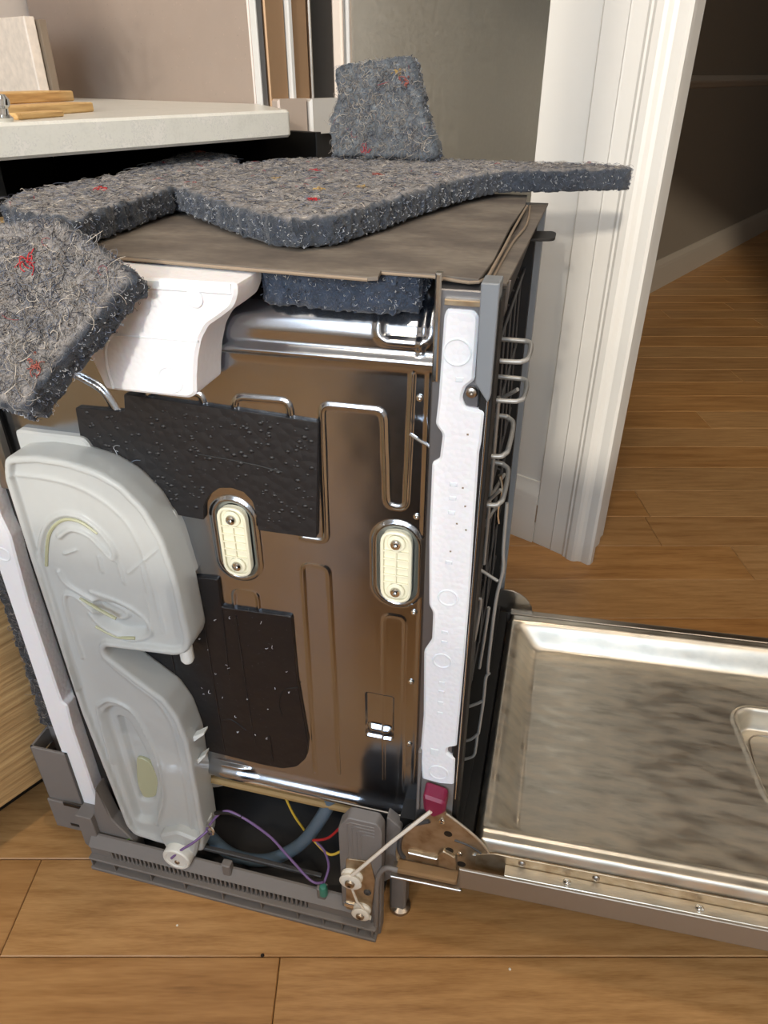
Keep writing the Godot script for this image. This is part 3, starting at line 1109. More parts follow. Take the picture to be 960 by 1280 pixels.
func build_dishwasher() -> void:
	var o := thing("dishwasher", "slimline dishwasher stripped to its bare steel side, door lying open over the plank floor", "dishwasher", D, Vector3(-0.24, 0, -0.22))
	# steel tub
	var side := part("tub_side", side_panel().smooth_mesh(), M.tub, o, "bare pressed steel side of the tub")
	for q in [[-0.0555, 0.715], [-0.0555, 0.601], [-0.0565, 0.396], [-0.0565, 0.300], [-0.0555, 0.490]]:
		part("rivet", screw(Vector3(q[0], q[1], -0.0545), Vector3.BACK, 0.0032), M.chrome, side)
	var shell := G.new()
	shell.box(Vector3(-0.485, 0.165, -0.40), Vector3(-0.02, 0.17, -0.076))
	shell.box(Vector3(-0.482, 0.165, -0.40), Vector3(-0.477, 0.80, -0.06))
	shell.box(Vector3(-0.482, 0.165, -0.405), Vector3(-0.02, 0.80, -0.40))
	shell.box(Vector3(-0.482, 0.795, -0.405), Vector3(-0.02, 0.80, -0.18))
	part("tub_shell", shell.mesh(), M.black, o)  # black instead of steel, the unlit interior put into the colour
	part("tub_seal", block(Vector3(-0.47, 0.158, -0.072), Vector3(-0.125, 0.168, -0.0475), 0.003), M.tan, o, "tan strip under the steel side")
	var fl := G.new().tube(path3([-0.46, 0.184, -0.047, -0.3, 0.182, -0.047, -0.05, 0.180, -0.047]), 0.0022)
	part("bottom_wire", fl.mesh(), M.chrome, o)
	# front frame of the opening
	var fr := part("front_frame", block(Vector3(-0.042, 0.20, -0.060), Vector3(-0.005, 0.81, -0.029), 0.001), M.frame_steel, o)
	part("flange", block(Vector3(-0.041, 0.742, -0.031), Vector3(-0.0365, 0.822, -0.0225), 0.0012), M.chrome, fr)
	part("gasket", block(Vector3(-0.0045, 0.16, -0.060), Vector3(0.0058, 0.805, -0.0268), 0.001), M.gasket, fr, "black rubber edge of the opening")
	part("edge_trim", block(Vector3(0.0014, 0.26, -0.0275), Vector3(0.0026, 0.735, -0.0258), 0.0003), M.chrome, fr)
	part("top_plate", block(Vector3(-0.034, 0.80, -0.058), Vector3(-0.006, 0.804, -0.024), 0.0005), M.rust_steel, fr)
	var post := G.new().extr(rounded(pts([-0.0085, 0.818, 0.0045, 0.818, 0.0043, 0.735, 0.0025, 0.731, -0.0075, 0.745]), 0.001), -0.044, -0.0195, 0.0008)
	part("end_post", post.mesh(), M.post, o, "grey plastic post at the top front corner")
	part("screw", screw(Vector3(-0.0105, 0.7355, -0.026), Vector3.BACK, 0.0045), M.steel, o)
	var far := G.new()
	far.box(Vector3(-0.02, 0.12, -0.478), Vector3(0.014, 0.806, -0.458), 0.001)
	part("far_frame", far.mesh(), M.post, o, "grey far edge of the opening")
	var dark := G.new()
	dark.box(Vector3(-0.03, 0.17, -0.458), Vector3(0.006, 0.80, -0.43))
	dark.box(Vector3(-0.03, 0.782, -0.45), Vector3(0.004, 0.80, -0.06))
	dark.box(Vector3(-0.06, 0.16, -0.458), Vector3(0.012, 0.205, -0.028))
	part("inner_gasket", dark.mesh(), M.gasket, o)
	part("fixing_tab", slab(rounded(pts([0.004, -0.376, 0.0265, -0.381, 0.031, -0.374, 0.031, -0.342, 0.027, -0.336, 0.004, -0.331]), 0.004), 0.788, 0.791, 0.0006).mesh(), M.fridge_gap, o, "dark steel tab at the far top corner")
	# bitumen pads on the side
	var up := G.new().extr(rounded(pts([-0.383, 0.674, -0.331, 0.675, -0.328, 0.693, -0.143, 0.685, -0.151, 0.564, -0.2105, 0.564, -0.2105, 0.583, -0.213, 0.596, -0.221, 0.605, -0.233, 0.608, -0.246, 0.606, -0.257, 0.597, -0.265, 0.583, -0.267, 0.567, -0.324, 0.570, -0.355, 0.598, -0.387, 0.621]), 0.002, 2), -0.0565, -0.0508, 0.0006, 0.0)
	var pad := part("bitumen_pad", up.mesh(), M.bitumen, o, "upper black bitumen pad with dimples and white flecks")
	var bumps := G.new()
	for i in 260:
		var q := Vector2(rng.randf_range(-0.375, -0.15), rng.randf_range(0.575, 0.68))
		if sd_poly(q, pts([-0.383, 0.674, -0.331, 0.675, -0.328, 0.693, -0.143, 0.685, -0.151, 0.564, -0.2105, 0.564, -0.2105, 0.583, -0.221, 0.610, -0.246, 0.610, -0.265, 0.59, -0.267, 0.567, -0.324, 0.570, -0.355, 0.598, -0.387, 0.621])) > -0.004:
			continue
		var r := rng.randf_range(0.0009, 0.0024)
		bumps.at(Transform3D(Basis(Vector3.BACK, rng.randf() * 3.0).scaled(Vector3(1.4, 1, 1)), Vector3(q.x, q.y, -0.0510)))
		bumps.lathe(pts([r, 0, r * 0.8, r * 0.35, r * 0.4, r * 0.5, 0, r * 0.55]), 7)
	stuff("dimple", bumps.mesh(60), M.bitumen, pad)
	part("crease", G.new().tube(pts3([-0.262, 0.640, -0.235, 0.6385, -0.205, 0.636, -0.18, 0.632], -0.0507), 0.0007, 5).mesh(), M.gasket, pad)
	var fluff := G.new()
	fluff.colored = true
	for i in 190:
		var q := Vector3(-0.365 + rng.randfn(0, 0.013), 0.612 + rng.randfn(0, 0.007), -0.050)
		strand(fluff, q, Vector3.BACK, rng.randf_range(0.006, 0.018), 0.0003, Color(0.16, 0.20, 0.27) if rng.randf() < 0.7 else Color(0.4, 0.42, 0.45))
	stuff("lint", fluff.mesh(80), M.fibre, pad)
	var low := G.new().extr(rounded(pts([-0.317, 0.491, -0.262, 0.495, -0.263, 0.458, -0.184, 0.461, -0.184, 0.368, -0.177, 0.272, -0.181, 0.243, -0.194, 0.224, -0.213, 0.215, -0.239, 0.214, -0.330, 0.219, -0.440, 0.230, -0.440, 0.398, -0.317, 0.398]), 0.004, 2), -0.0565, -0.0512, 0.0006, 0.0)
	var lp := part("bitumen_pad", low.mesh(), M.bitumen_smooth, o, "lower black bitumen pad with pressed creases")
	for q in [[-0.286, 0.44, -0.288, 0.225], [-0.262, 0.455, -0.266, 0.36], [-0.247, 0.45, -0.246, 0.25], [-0.225, 0.27, -0.224, 0.225], [-0.335, 0.40, -0.335, 0.24]]:
		part("crease", G.new().tube(pts3(q, -0.0515), 0.0011, 6).mesh(), M.bitumen_smooth, lp)
	for q in [[-0.183, 0.36, -0.200, 0.352, -0.208, 0.33, -0.206, 0.31], [-0.255, 0.272, -0.272, 0.285, -0.285, 0.280]]:
		part("crease", G.new().tube(pts3(q, -0.0514), 0.0009, 6, 5).mesh(), M.gasket, lp)
	var fle := G.new()
	fle.colored = true
	for i in 24:
		strand(fle, Vector3(rng.randf_range(-0.31, -0.19), rng.randf_range(0.24, 0.45), -0.0508), Vector3.BACK, rng.randf_range(0.002, 0.006), 0.0003, Color(0.55, 0.56, 0.6))
	stuff("lint", fle.mesh(80), M.fibre, lp)
	# cream brackets in their seats
	for q in [Vector2(-0.2365, 0.546), Vector2(-0.073, 0.544)]:
		var body := G.new().at(Transform3D(Basis(), Vector3(q.x, q.y, 0)))
		body.extr(rrect(-0.0145, -0.040, 0.0145, 0.040, 0.0145), -0.0575, -0.0515, 0.001)
		var br := part("bracket", body.mesh(), M.cream, o, "cream plastic bracket with two screws")
		var rim := G.new().at(Transform3D(Basis(), Vector3(q.x, q.y, 0)))
		var ring := PackedVector3Array()
		for p in rrect(-0.0135, -0.039, 0.0135, 0.039, 0.0135):
			ring.append(Vector3(p.x, p.y, -0.0500))
		rim.tube(ring, 0.0018, 7, 0, true)
		part("rim", rim.mesh(), M.cream, br)
		for yy in [-0.018, -0.009, 0.0, 0.009, 0.018]:
			part("rib", block(Vector3(q.x - 0.0125, q.y + yy - 0.0006, -0.0525), Vector3(q.x + 0.0125, q.y + yy + 0.0006, -0.0493), 0.0003), M.cream, br)
		part("rib", block(Vector3(q.x - 0.0006, q.y - 0.02, -0.0525), Vector3(q.x + 0.0006, q.y + 0.02, -0.0493), 0.0003), M.cream, br)
		for yy in [-0.0275, 0.0275]:
			part("boss", G.new().at(Transform3D(Basis(), Vector3(q.x, q.y + yy, -0.053))).lathe(pts([0.0088, 0, 0.0088, 0.0036, 0.008, 0.0042, 0, 0.0042]), 20).mesh(), M.cream, br)
			part("screw", screw(Vector3(q.x, q.y + yy, -0.0486), Vector3.BACK, 0.0055), M.chrome, br)
	# lanced tab of the square pressing, bent wire clip at the foam edge
	part("spring_clip", G.new().tube(pts3([-0.060, 0.690, -0.050, 0.684, -0.041, 0.679, -0.038, 0.670], -0.038), 0.0014, 6, 4).mesh(), M.chrome, o, "bent bright wire clip at the foam edge")
	# translucent water inlet box with its channels
	var mb := part("inlet_box", milky_box().smooth_mesh(), M.milky, o, "milky translucent water inlet box with moulded channels")
	part("nozzle", G.new().at(Transform3D(Basis(Vector3.RIGHT, PI / 2), Vector3(-0.302, 0.416, -0.032))).lathe(pts([0.0075, 0, 0.0075, 0.022, 0.0055, 0.026, 0, 0.026]), 18).mesh(), M.milky_line, mb)
	var foot := G.new().at(Transform3D(Basis(), Vector3(-0.3525, 0.0605, -0.012)))
	foot.lathe(pts([0.0195, 0, 0.0195, 0.016, 0.018, 0.018, 0.015, 0.018, 0.014, 0.0168, 0, 0.0168]), 36)
	part("chamber_neck", G.new().extr(rounded(pts([-0.380, 0.086, -0.372, 0.052, -0.333, 0.052, -0.321, 0.096, -0.35, 0.104]), 0.006), -0.022, -0.006, 0.003).mesh(), M.milky, mb)
	part("float_chamber", foot.mesh(), M.milky_line, mb, "round milky chamber at the foot of the box")
	part("screw", screw(Vector3(-0.352, 0.055, 0.0042), Vector3.BACK, 0.004), M.steel, mb)
	for q in [[-0.313, 0.268, -0.296, 0.282], [-0.315, 0.226, -0.300, 0.243]]:
		part("hook", G.new().extr(rounded(pts([q[0], q[1] - 0.006, q[2], q[3] - 0.002, q[2] + 0.001, q[3] + 0.003, q[0], q[1] + 0.003]), 0.001), -0.036, -0.026, 0.0006).mesh(), M.milky_line, mb)
	for q in [[-0.438, 0.505, -0.424, 0.545, -0.404, 0.5655, -0.384, 0.568, -0.366, 0.5565], [-0.408, 0.468, -0.388, 0.456, -0.370, 0.4475], [-0.398, 0.431, -0.375, 0.4215, -0.352, 0.424]]:
		part("deposit", G.new().tube(pts3(q, -0.0185), 0.0019, 6, 5).mesh(), M.deposit, mb, "yellowish residue line")
	var dep := G.new().extr(rounded(pts([-0.403, 0.205, -0.385, 0.200, -0.377, 0.165, -0.390, 0.128, -0.410, 0.120, -0.413, 0.150]), 0.01), -0.0365, -0.0315, 0.001)
	part("deposit", dep.mesh(), M.deposit, mb, "yellowish stain in the basin")
	# pale duct behind the inlet box
	var duct := G.new().extr(rounded(pts([-0.455, 0.645, -0.378, 0.645, -0.36, 0.61, -0.323, 0.576, -0.297, 0.578, -0.291, 0.557, -0.284, 0.500, -0.43, 0.500, -0.455, 0.55]), 0.006), -0.0562, -0.046, 0.002, 0.0)
	var du := part("duct", duct.mesh(), M.milky, o, "pale plastic duct behind the inlet box")
	var dl := PackedVector3Array()
	for p in rrect(-0.328, 0.512, -0.302, 0.558, 0.006):
		dl.append(Vector3(p.x, p.y, -0.0458))
	part("moulded_edge", G.new().tube(dl, 0.0012, 6, 0, true).mesh(), M.milky_line, du)
	# rear frame between the strip and the box, its shade put into the colour
	var rf := G.new().extr(pts([-0.484, 0.66, -0.474, 0.66, -0.445, 0.07, -0.478, 0.055]), -0.060, -0.042, 0.001)
	part("rear_frame", rf.mesh(), M.fridge_gap, o, "steel rear frame coloured dark for its shade")
	part("rear_panel", block(Vector3(-0.50, 0.05, -0.44), Vector3(-0.486, 0.80, -0.04), 0.001), M.fridge_gap, o)
	part("corner_edge", block(Vector3(-0.484, 0.58, -0.050), Vector3(-0.468, 0.80, -0.036), 0.003), M.steel, o)
	base_tray(o)
	door(o)

func strand(g: G, at: Vector3, up: Vector3, length: float, r: float, tone: Color) -> void:
	var t0 := facing(at, up)
	var w := rng.randf() * TAU
	var turn := rng.randfn(0.0, 0.7)
	var p := at
	var path := PackedVector3Array()
	var rise := rng.randf_range(0.0006, 0.0022)
	for k in 6:
		path.append(p + t0.basis.z * (rise * sin(PI * k / 5.0) - 0.0004))
		p += (t0.basis.x * cos(w) + t0.basis.y * sin(w)) * length / 5.0
		w += turn
	g.tint = tone
	g.tube(path, r, 3)

func base_tray(o: Node3D) -> void:
	var t := part("base_tray", block(Vector3(-0.487, 0.0, -0.445), Vector3(-0.085, 0.006, 0.004), 0.001), M.dark_grey, o, "grey plastic base tray")
	# long outer wall: sloped band over a comb of vent slots over two rails with ribs between
	var wallp := G.new()
	wallp.t = Transform3D(Basis(Vector3(0, 0, -1), Vector3(0, 1, 0), Vector3(1, 0, 0)), Vector3.ZERO)
	wallp.extr(pts([-0.006, 0.041, 0.006, 0.053, 0.009, 0.053, -0.002, 0.039]), -0.487, -0.09, 0.0005)
	part("sloped_wall", wallp.mesh(), M.grey, t)
	part("vent_back", block(Vector3(-0.455, 0.022, -0.004), Vector3(-0.135, 0.041, -0.002), 0.0003), M.gasket, t)
	for k in 46:
		var x := -0.455 + k * 0.0062
		part("vent_tooth", block(Vector3(x, 0.024, -0.003), Vector3(x + 0.0028, 0.041, 0.0052), 0.0004), M.grey, t)
	part("vent_end", block(Vector3(-0.172, 0.024, -0.003), Vector3(-0.088, 0.041, 0.0045), 0.0008), M.grey, t)
	part("vent_end", block(Vector3(-0.487, 0.024, -0.003), Vector3(-0.455, 0.041, 0.0045), 0.0008), M.grey, t)
	part("rail", block(Vector3(-0.487, 0.0205, -0.006), Vector3(-0.080, 0.0245, 0.012), 0.001), M.grey, t)
	part("rail", block(Vector3(-0.487, 0.000, -0.006), Vector3(-0.080, 0.0055, 0.0135), 0.001), M.grey, t)
	part("rail_web", block(Vector3(-0.487, 0.004, -0.006), Vector3(-0.080, 0.022, -0.003), 0.0005), M.dark_grey, t)
	for x in [-0.485, -0.45, -0.395, -0.345, -0.29, -0.235, -0.185, -0.15, -0.125, -0.105, -0.085]:
		part("rail_rib", block(Vector3(x - 0.001, 0.004, -0.005), Vector3(x + 0.001, 0.022, 0.011), 0.0004), M.grey, t)
	for x in [-0.284, -0.154]:
		part("clip", block(Vector3(x - 0.006, 0.042, -0.010), Vector3(x + 0.006, 0.066, 0.001), 0.0015), M.grey, t)
	part("wire_plug", G.new().at(Transform3D(Basis(Vector3.RIGHT, -PI / 2), Vector3(-0.152, 0.052, -0.003))).lathe(pts([0, 0, 0.0055, 0.001, 0.0055, 0.013, 0.004, 0.017, 0, 0.018])).mesh(), M.teal, t, "teal wire plug")
	part("inner_rail", block(Vector3(-0.44, 0.056, -0.024), Vector3(-0.16, 0.062, -0.018), 0.001), M.dark_grey, t)
	# gusset and open housing at the rear
	part("gusset", G.new().extr(rounded(pts([-0.487, 0.0, -0.425, 0.0, -0.425, 0.045, -0.452, 0.085, -0.462, 0.15, -0.487, 0.06]), 0.003), -0.03, -0.012, 0.0015).mesh(), M.grey, t)
	var hs := G.new()
	hs.box(Vector3(-0.556, 0.03, -0.026), Vector3(-0.502, 0.190, -0.022), 0.001)
	hs.box(Vector3(-0.556, 0.03, -0.060), Vector3(-0.502, 0.190, -0.057), 0.001)
	hs.box(Vector3(-0.556, 0.03, -0.060), Vector3(-0.553, 0.190, -0.022), 0.001)
	hs.box(Vector3(-0.505, 0.03, -0.060), Vector3(-0.502, 0.190, -0.022), 0.001)
	hs.box(Vector3(-0.556, 0.028, -0.060), Vector3(-0.487, 0.032, -0.02), 0.001)
	hs.box(Vector3(-0.556, 0.03, -0.022), Vector3(-0.500, 0.088, -0.018), 0.001)
	var rh := part("rear_housing", hs.mesh(), M.grey, o, "open topped grey housing at the rear")
	part("slot", block(Vector3(-0.530, 0.084, -0.0185), Vector3(-0.503, 0.091, -0.0172), 0.0004), M.black, rh)
	part("slot", block(Vector3(-0.530, 0.040, -0.0185), Vector3(-0.516, 0.045, -0.0172), 0.0004), M.black, rh)
	part("base_end", G.new().extr(pts([-0.502, 0.028, -0.478, 0.0, -0.478, 0.09, -0.502, 0.09]), -0.03, -0.004, 0.001).mesh(), M.grey, rh)
	for x in [-0.540, -0.520]:
		part("contact", block(Vector3(x, 0.17, -0.045), Vector3(x + 0.002, 0.182, -0.03), 0.0003), M.chrome, rh)
	# works inside the base
	var dk := part("pump_housing", block(Vector3(-0.40, 0.006, -0.36), Vector3(-0.14, 0.13, -0.15), 0.012), M.black, o, "black pump housing in the dark base")
	part("pump_cap", G.new().at(Transform3D(Basis(), Vector3(-0.25, 0.07, -0.15))).lathe(pts([0.045, 0, 0.045, 0.012, 0.035, 0.020, 0.012, 0.022, 0, 0.022]), 28).mesh(), M.black, dk)
	part("sump", G.new().at(Transform3D(Basis(Vector3.RIGHT, PI / 2), Vector3(-0.335, 0.158, -0.10))).lathe(pts([0.038, 0.0, 0.038, 0.012, 0.032, 0.03, 0.026, 0.045, 0, 0.047]), 28).mesh(), M.milky_line, o, "white sump cup under the tub")
	part("back_wall", block(Vector3(-0.487, 0.006, -0.445), Vector3(-0.08, 0.155, -0.44), 0.0), M.black, o)
	# hose with its spring clamp, wires
	var hp := path3([-0.322, 0.104, -0.030, -0.328, 0.088, -0.036, -0.326, 0.050, -0.042, -0.298, 0.021, -0.042, -0.248, 0.028, -0.042, -0.198, 0.076, -0.045, -0.166, 0.138, -0.05, -0.152, 0.175, -0.06])
	var ho := part("drain_hose", G.new().tube(hp, 0.0085, 14, 7).mesh(60), M.hose, o, "blue grey rubber hose")
	var cl := PackedVector3Array()
	for k in 20:
		var w := TAU * k / 20.0
		cl.append(Vector3(-0.327 + 0.0100 * cos(w), 0.098 + 0.002 * cos(w), -0.033 + 0.0100 * sin(w)))
	var hc := part("hose_clamp", G.new().tube(cl, 0.0019, 6, 0, true).mesh(), M.chrome, ho, "bright spring clamp")
	part("hose_collar", G.new().at(Transform3D(Basis(Vector3.RIGHT, PI / 2), Vector3(-0.325, 0.112, -0.033))).lathe(pts([0, 0, 0.0115, 0, 0.0115, 0.022, 0, 0.022])).mesh(), M.milky_line, ho)
	for w in [
		["purple_wire", [-0.317, 0.100, -0.020, -0.290, 0.142, -0.024, -0.264, 0.145, -0.022, -0.228, 0.118, -0.022, -0.204, 0.092, -0.018, -0.170, 0.066, -0.008, -0.153, 0.072, -0.006], M.purple],
		["purple_wire", [-0.358, 0.064, 0.0065, -0.345, 0.078, 0.001, -0.328, 0.092, -0.005, -0.312, 0.104, -0.018], M.purple],
		["yellow_wire", [-0.225, 0.160, -0.065, -0.210, 0.118, -0.06, -0.195, 0.085, -0.06], M.yellow],
		["red_wire", [-0.172, 0.117, -0.03, -0.150, 0.131, -0.03, -0.128, 0.165, -0.035], M.red],
		["yellow_wire", [-0.172, 0.117, -0.031, -0.155, 0.101, -0.028, -0.143, 0.102, -0.028, -0.124, 0.118, -0.035], M.yellow],
		["purple_wire", [-0.170, 0.115, -0.031, -0.157, 0.104, -0.028, -0.150, 0.082, -0.022, -0.153, 0.066, -0.008], M.purple],
		["green_wire", [-0.483, 0.085, -0.012, -0.490, 0.055, -0.008, -0.478, 0.034, -0.006, -0.455, 0.040, -0.006, -0.432, 0.052, -0.012], M.green],
		["green_wire", [-0.480, 0.080, -0.012, -0.484, 0.050, -0.006, -0.470, 0.042, -0.006, -0.450, 0.046, -0.008], M.green],
	]:
		part(w[0], G.new().tube(path3(w[1]), 0.0017 if w[0] != "green_wire" else 0.0009, 7, 6).mesh(60), w[2], o)
	part("wire_sleeve", G.new().tube(path3([-0.300, 0.136, -0.024, -0.280, 0.1455, -0.023, -0.262, 0.1435, -0.022]), 0.0026, 7, 4).mesh(60), M.gasket, o)
	part("cable_clip", G.new().tube(path3([-0.318, 0.108, -0.022, -0.306, 0.113, -0.018, -0.303, 0.104, -0.016, -0.312, 0.098, -0.018]), 0.0018, 6, 4).mesh(), M.chrome, o)
	# plate that carries the rope pulleys
	var pl := G.new().extr(rounded(pts([-0.126, 0.002, -0.076, -0.0, -0.074, 0.215, -0.080, 0.226, -0.114, 0.226, -0.126, 0.205]), 0.004), -0.014, 0.002, 0.001)
	var sp := part("pulley_plate", pl.mesh(), M.grey, o, "grey support plate with nested pressings")
	for k in 4:
		var e := 0.007 + k * 0.0055
		var ln := PackedVector3Array()
		for q in [Vector2(-0.126 + e + 0.004, 0.150), Vector2(-0.126 + e + 0.004, 0.2225 - e), Vector2(-0.122 + e + 0.004, 0.2255 - e), Vector2(-0.083, 0.2255 - e)]:
			ln.append(Vector3(q.x, q.y, 0.0018))
		part("pressing", G.new().tube(ln, 0.0011, 6).mesh(), M.grey, sp)
	part("steel_lining", G.new().extr(rounded(pts([-0.121, 0.02, -0.090, 0.01, -0.082, 0.12, -0.088, 0.155, -0.118, 0.15]), 0.005), 0.0015, 0.0035, 0.0004).mesh(), M.rust_steel, sp)
	part("edge_guard", G.new().tube(pts3([-0.082, 0.005, -0.080, 0.10, -0.077, 0.135, -0.068, 0.152, -0.055, 0.152], 0.004), 0.0032, 8, 5).mesh(60), M.grey, sp)
	part("bracket_plate", G.new().extr(rounded(pts([-0.078, 0.08, -0.060, 0.10, -0.056, 0.195, -0.074, 0.212]), 0.004), -0.034, -0.020, 0.001).mesh(), M.grey, sp)
	for q in [[-0.1105, 0.1195, 0.0135], [-0.099, 0.0545, 0.0115]]:
		var pu := part("pulley", G.new().at(Transform3D(Basis(), Vector3(q[0], q[1], 0.0035))).lathe(pts([q[2], 0, q[2], 0.0022, q[2] * 0.84, 0.0042, q[2] * 0.84, 0.006, q[2], 0.008, q[2], 0.0098, q[2] * 0.8, 0.0108, q[2] * 0.5, 0.0108, 0, 0.0104]), 26).mesh(), M.pulley, o, "white plastic rope pulley")
		part("screw", screw(Vector3(q[0], q[1], 0.0146), Vector3.BACK, q[2] * 0.46), M.steel, pu)
		part("ear", G.new().extr(rounded(pts([q[0] + 0.002, q[1] - 0.002, q[0] + 0.013, q[1] - 0.013, q[0] + 0.005, q[1] - q[2] * 1.1, q[0] - 0.004, q[1] - q[2] * 0.9]), 0.002), 0.004, 0.0095, 0.0008).mesh(), M.pulley, pu)
	part("rope", G.new().tube(path3([-0.021, 0.262, -0.003, -0.062, 0.205, 0.005, -0.103, 0.140, 0.010, -0.1135, 0.126, 0.012]), 0.0022, 8).mesh(60), M.rope, o, "tensioned white hinge rope")
	part("rope", G.new().tube(path3([-0.112, 0.110, 0.009, -0.104, 0.075, 0.009, -0.094, 0.060, 0.009]), 0.0016, 8).mesh(60), M.rope, o)
	part("screw", screw(Vector3(-0.092, 0.0915, 0.0035), Vector3.BACK, 0.0048), M.dark_grey, sp)
	part("strip_contact", block(Vector3(-0.122, 0.052, 0.002), Vector3(-0.104, 0.060, 0.006), 0.0006), M.chrome, sp)
	# burgundy end of the rope in its channel beside the foam strip
	var chn := G.new()
	chn.box(Vector3(-0.040, 0.235, -0.030), Vector3(-0.037, 0.330, -0.0215), 0.0006)
	chn.box(Vector3(-0.037, 0.23, -0.030), Vector3(0.0, 0.30, -0.0265), 0.0006)
	part("rope_channel", chn.mesh(), M.grey, o)
	part("rope_end", G.new().extr(rounded(pts([-0.031, 0.284, -0.006, 0.279, -0.005, 0.262, -0.017, 0.249, -0.029, 0.256]), 0.005), -0.0255, -0.004, 0.003).mesh(), M.burgundy, o, "burgundy plastic rope end")
	# adjustable foot behind the plate
	part("foot", block(Vector3(-0.073, 0.0, -0.060), Vector3(-0.052, 0.085, -0.032), 0.003), M.grey, o)
	part("foot_pad", G.new().at(Transform3D(Basis(Vector3.RIGHT, -PI / 2), Vector3(-0.060, 0.0, -0.040))).lathe(pts([0, 0, 0.014, 0, 0.014, 0.006, 0.006, 0.010, 0.006, 0.05, 0, 0.05])).mesh(), M.steel, o)

func door(o: Node3D) -> void:
	var T := Transform3D(Basis(Vector3.BACK, deg_to_rad(3.0)), Vector3(0, 0.202, 0))
	# outer skin with its folded edge
	var skin := G.new().at(T)
	skin.box(Vector3(0.014, -0.070, -0.44), Vector3(0.72, -0.066, -0.012), 0.0015)
	skin.box(Vector3(0.014, -0.0615, -0.012), Vector3(0.72, -0.0595, 0.001), 0.0008)
	skin.box(Vector3(0.014, -0.0615, -0.0025), Vector3(0.72, -0.0265, 0.001), 0.0008)
	skin.box(Vector3(0.014, -0.068, -0.452), Vector3(0.72, -0.008, -0.4485), 0.0008)
	var d := part("door", skin.mesh(), M.door_edge, o, "open door with steel liner, lying almost level")
	part("door_liner", door_liner_at(T), M.liner, d, "water marked steel inner side of the door")
	# side strips with screws
	var s1 := G.new().at(T)
	s1.extr(rounded(pts([0.030, -0.044, 0.72, -0.044, 0.72, -0.012, 0.05, -0.012, 0.030, -0.020]), 0.003), -0.0185, -0.0165, 0.0004)
	part("inner_strip", s1.mesh(), M.rust_steel, d)
	var s2 := G.new().at(T)
	s2.box(Vector3(0.064, -0.034, -0.0165), Vector3(0.72, -0.0265, -0.002), 0.001)
	part("screw_strip", s2.mesh(), M.liner, d)
	for x in [0.082, 0.162, 0.40, 0.55]:
		part("screw", screw(T * Vector3(x, -0.0195, -0.0163), T.basis * Vector3(0, 0.3, 1), 0.0040), M.steel, d)
	for x in [0.132, 0.268, 0.42, 0.56]:
		part("screw", screw(T * Vector3(x, -0.0265, -0.009), T.basis * Vector3.UP, 0.0046), M.chrome, d)
	part("far_strip", G.new().at(T).box(Vector3(0.03, -0.045, -0.448), Vector3(0.72, -0.006, -0.437), 0.001).mesh(), M.steel, d)
	var gk := G.new().at(T)
	gk.box(Vector3(0.008, -0.05, -0.44), Vector3(0.0245, -0.004, -0.031), 0.003)
	part("gasket", gk.mesh(), M.gasket, d)
	# dispenser lid edge
	var lid := G.new().at(T)
	var ring := PackedVector3Array()
	for q in rrect(0.37, -0.305, 0.55, -0.17, 0.02):
		ring.append(Vector3(q.x, -0.0635, q.y))
	lid.tube(ring, 0.0012, 6, 0, true)
	part("dispenser_edge", lid.mesh(), M.steel, d)
	# hinge plates: the near one bare, the far one behind the door
	var hp := rounded(pts([-0.0235, 0.243, -0.010, 0.250, -0.004, 0.240, 0.022, 0.2185, 0.038, 0.202, 0.048, 0.184, 0.053, 0.172, 0.060, 0.166, 0.070, 0.160, 0.070, 0.148, 0.015, 0.146, 0.014, 0.134, -0.061, 0.131, -0.063, 0.15, -0.060, 0.178, -0.050, 0.202, -0.037, 0.222]), 0.004, 3)
	var h := part("hinge_plate", G.new().extr(hp, -0.0215, -0.0185, 0.0007).mesh(), M.rust_steel, o, "curved bare steel hinge plate")
	part("rivet", screw(Vector3(-0.010, 0.228, -0.0185), Vector3.BACK, 0.0042), M.chrome, h)
	part("rivet", screw(Vector3(0.013, 0.1755, -0.0185), Vector3.BACK, 0.0034), M.chrome, h)
	for q in [[-0.002, 0.2075, 0.0048], [0.001, 0.178, 0.0048], [0.016, 0.157, 0.005]]:
		part("hole", G.new().at(Transform3D(Basis(), Vector3(q[0], q[1], -0.0186))).lathe(pts([q[2], 0, q[2], 0.0004, 0, 0.0004])).mesh(), M.black, h)
	part("groove", G.new().tube(pts3([-0.024, 0.224, -0.045, 0.208, -0.056, 0.185, -0.058, 0.158, -0.052, 0.145], -0.0182), 0.0028, 7, 5).mesh(60), M.dark_grey, h)
	part("groove", G.new().tube(pts3([0.006, 0.199, 0.025, 0.194, 0.044, 0.180], -0.0184), 0.0015, 7, 5).mesh(60), M.dark_grey, h)
	part("stiffener", G.new().tube(pts3([-0.006, 0.243, 0.021, 0.2205, 0.037, 0.2035, 0.0475, 0.185, 0.053, 0.172, 0.067, 0.1635], -0.0185), 0.0018, 7, 4).mesh(60), M.liner, h)
	part("riveted_block", block(Vector3(-0.047, 0.150, -0.0195), Vector3(-0.012, 0.161, -0.0145), 0.001), M.steel, h)
	part("guide_block", G.new().extr(rounded(pts([-0.010, 0.150, 0.012, 0.148, 0.010, 0.172, -0.006, 0.180, -0.012, 0.170]), 0.003), -0.0195, -0.014, 0.001).mesh(), M.rust_steel, h)
	var rail := G.new()
	rail.t = Transform3D(Basis(Vector3.BACK, deg_to_rad(3.0)), Vector3(0, 0.131, 0))
	rail.box(Vector3(-0.064, 0.0, -0.026), Vector3(0.02, 0.004, 0.001), 0.0008)
	part("hinge_rail", rail.mesh(), M.steel, o)
	var sf := G.new()
	sf.t = Transform3D(Basis(Vector3.BACK, deg_to_rad(3.0)), Vector3(0, 0.135, 0))
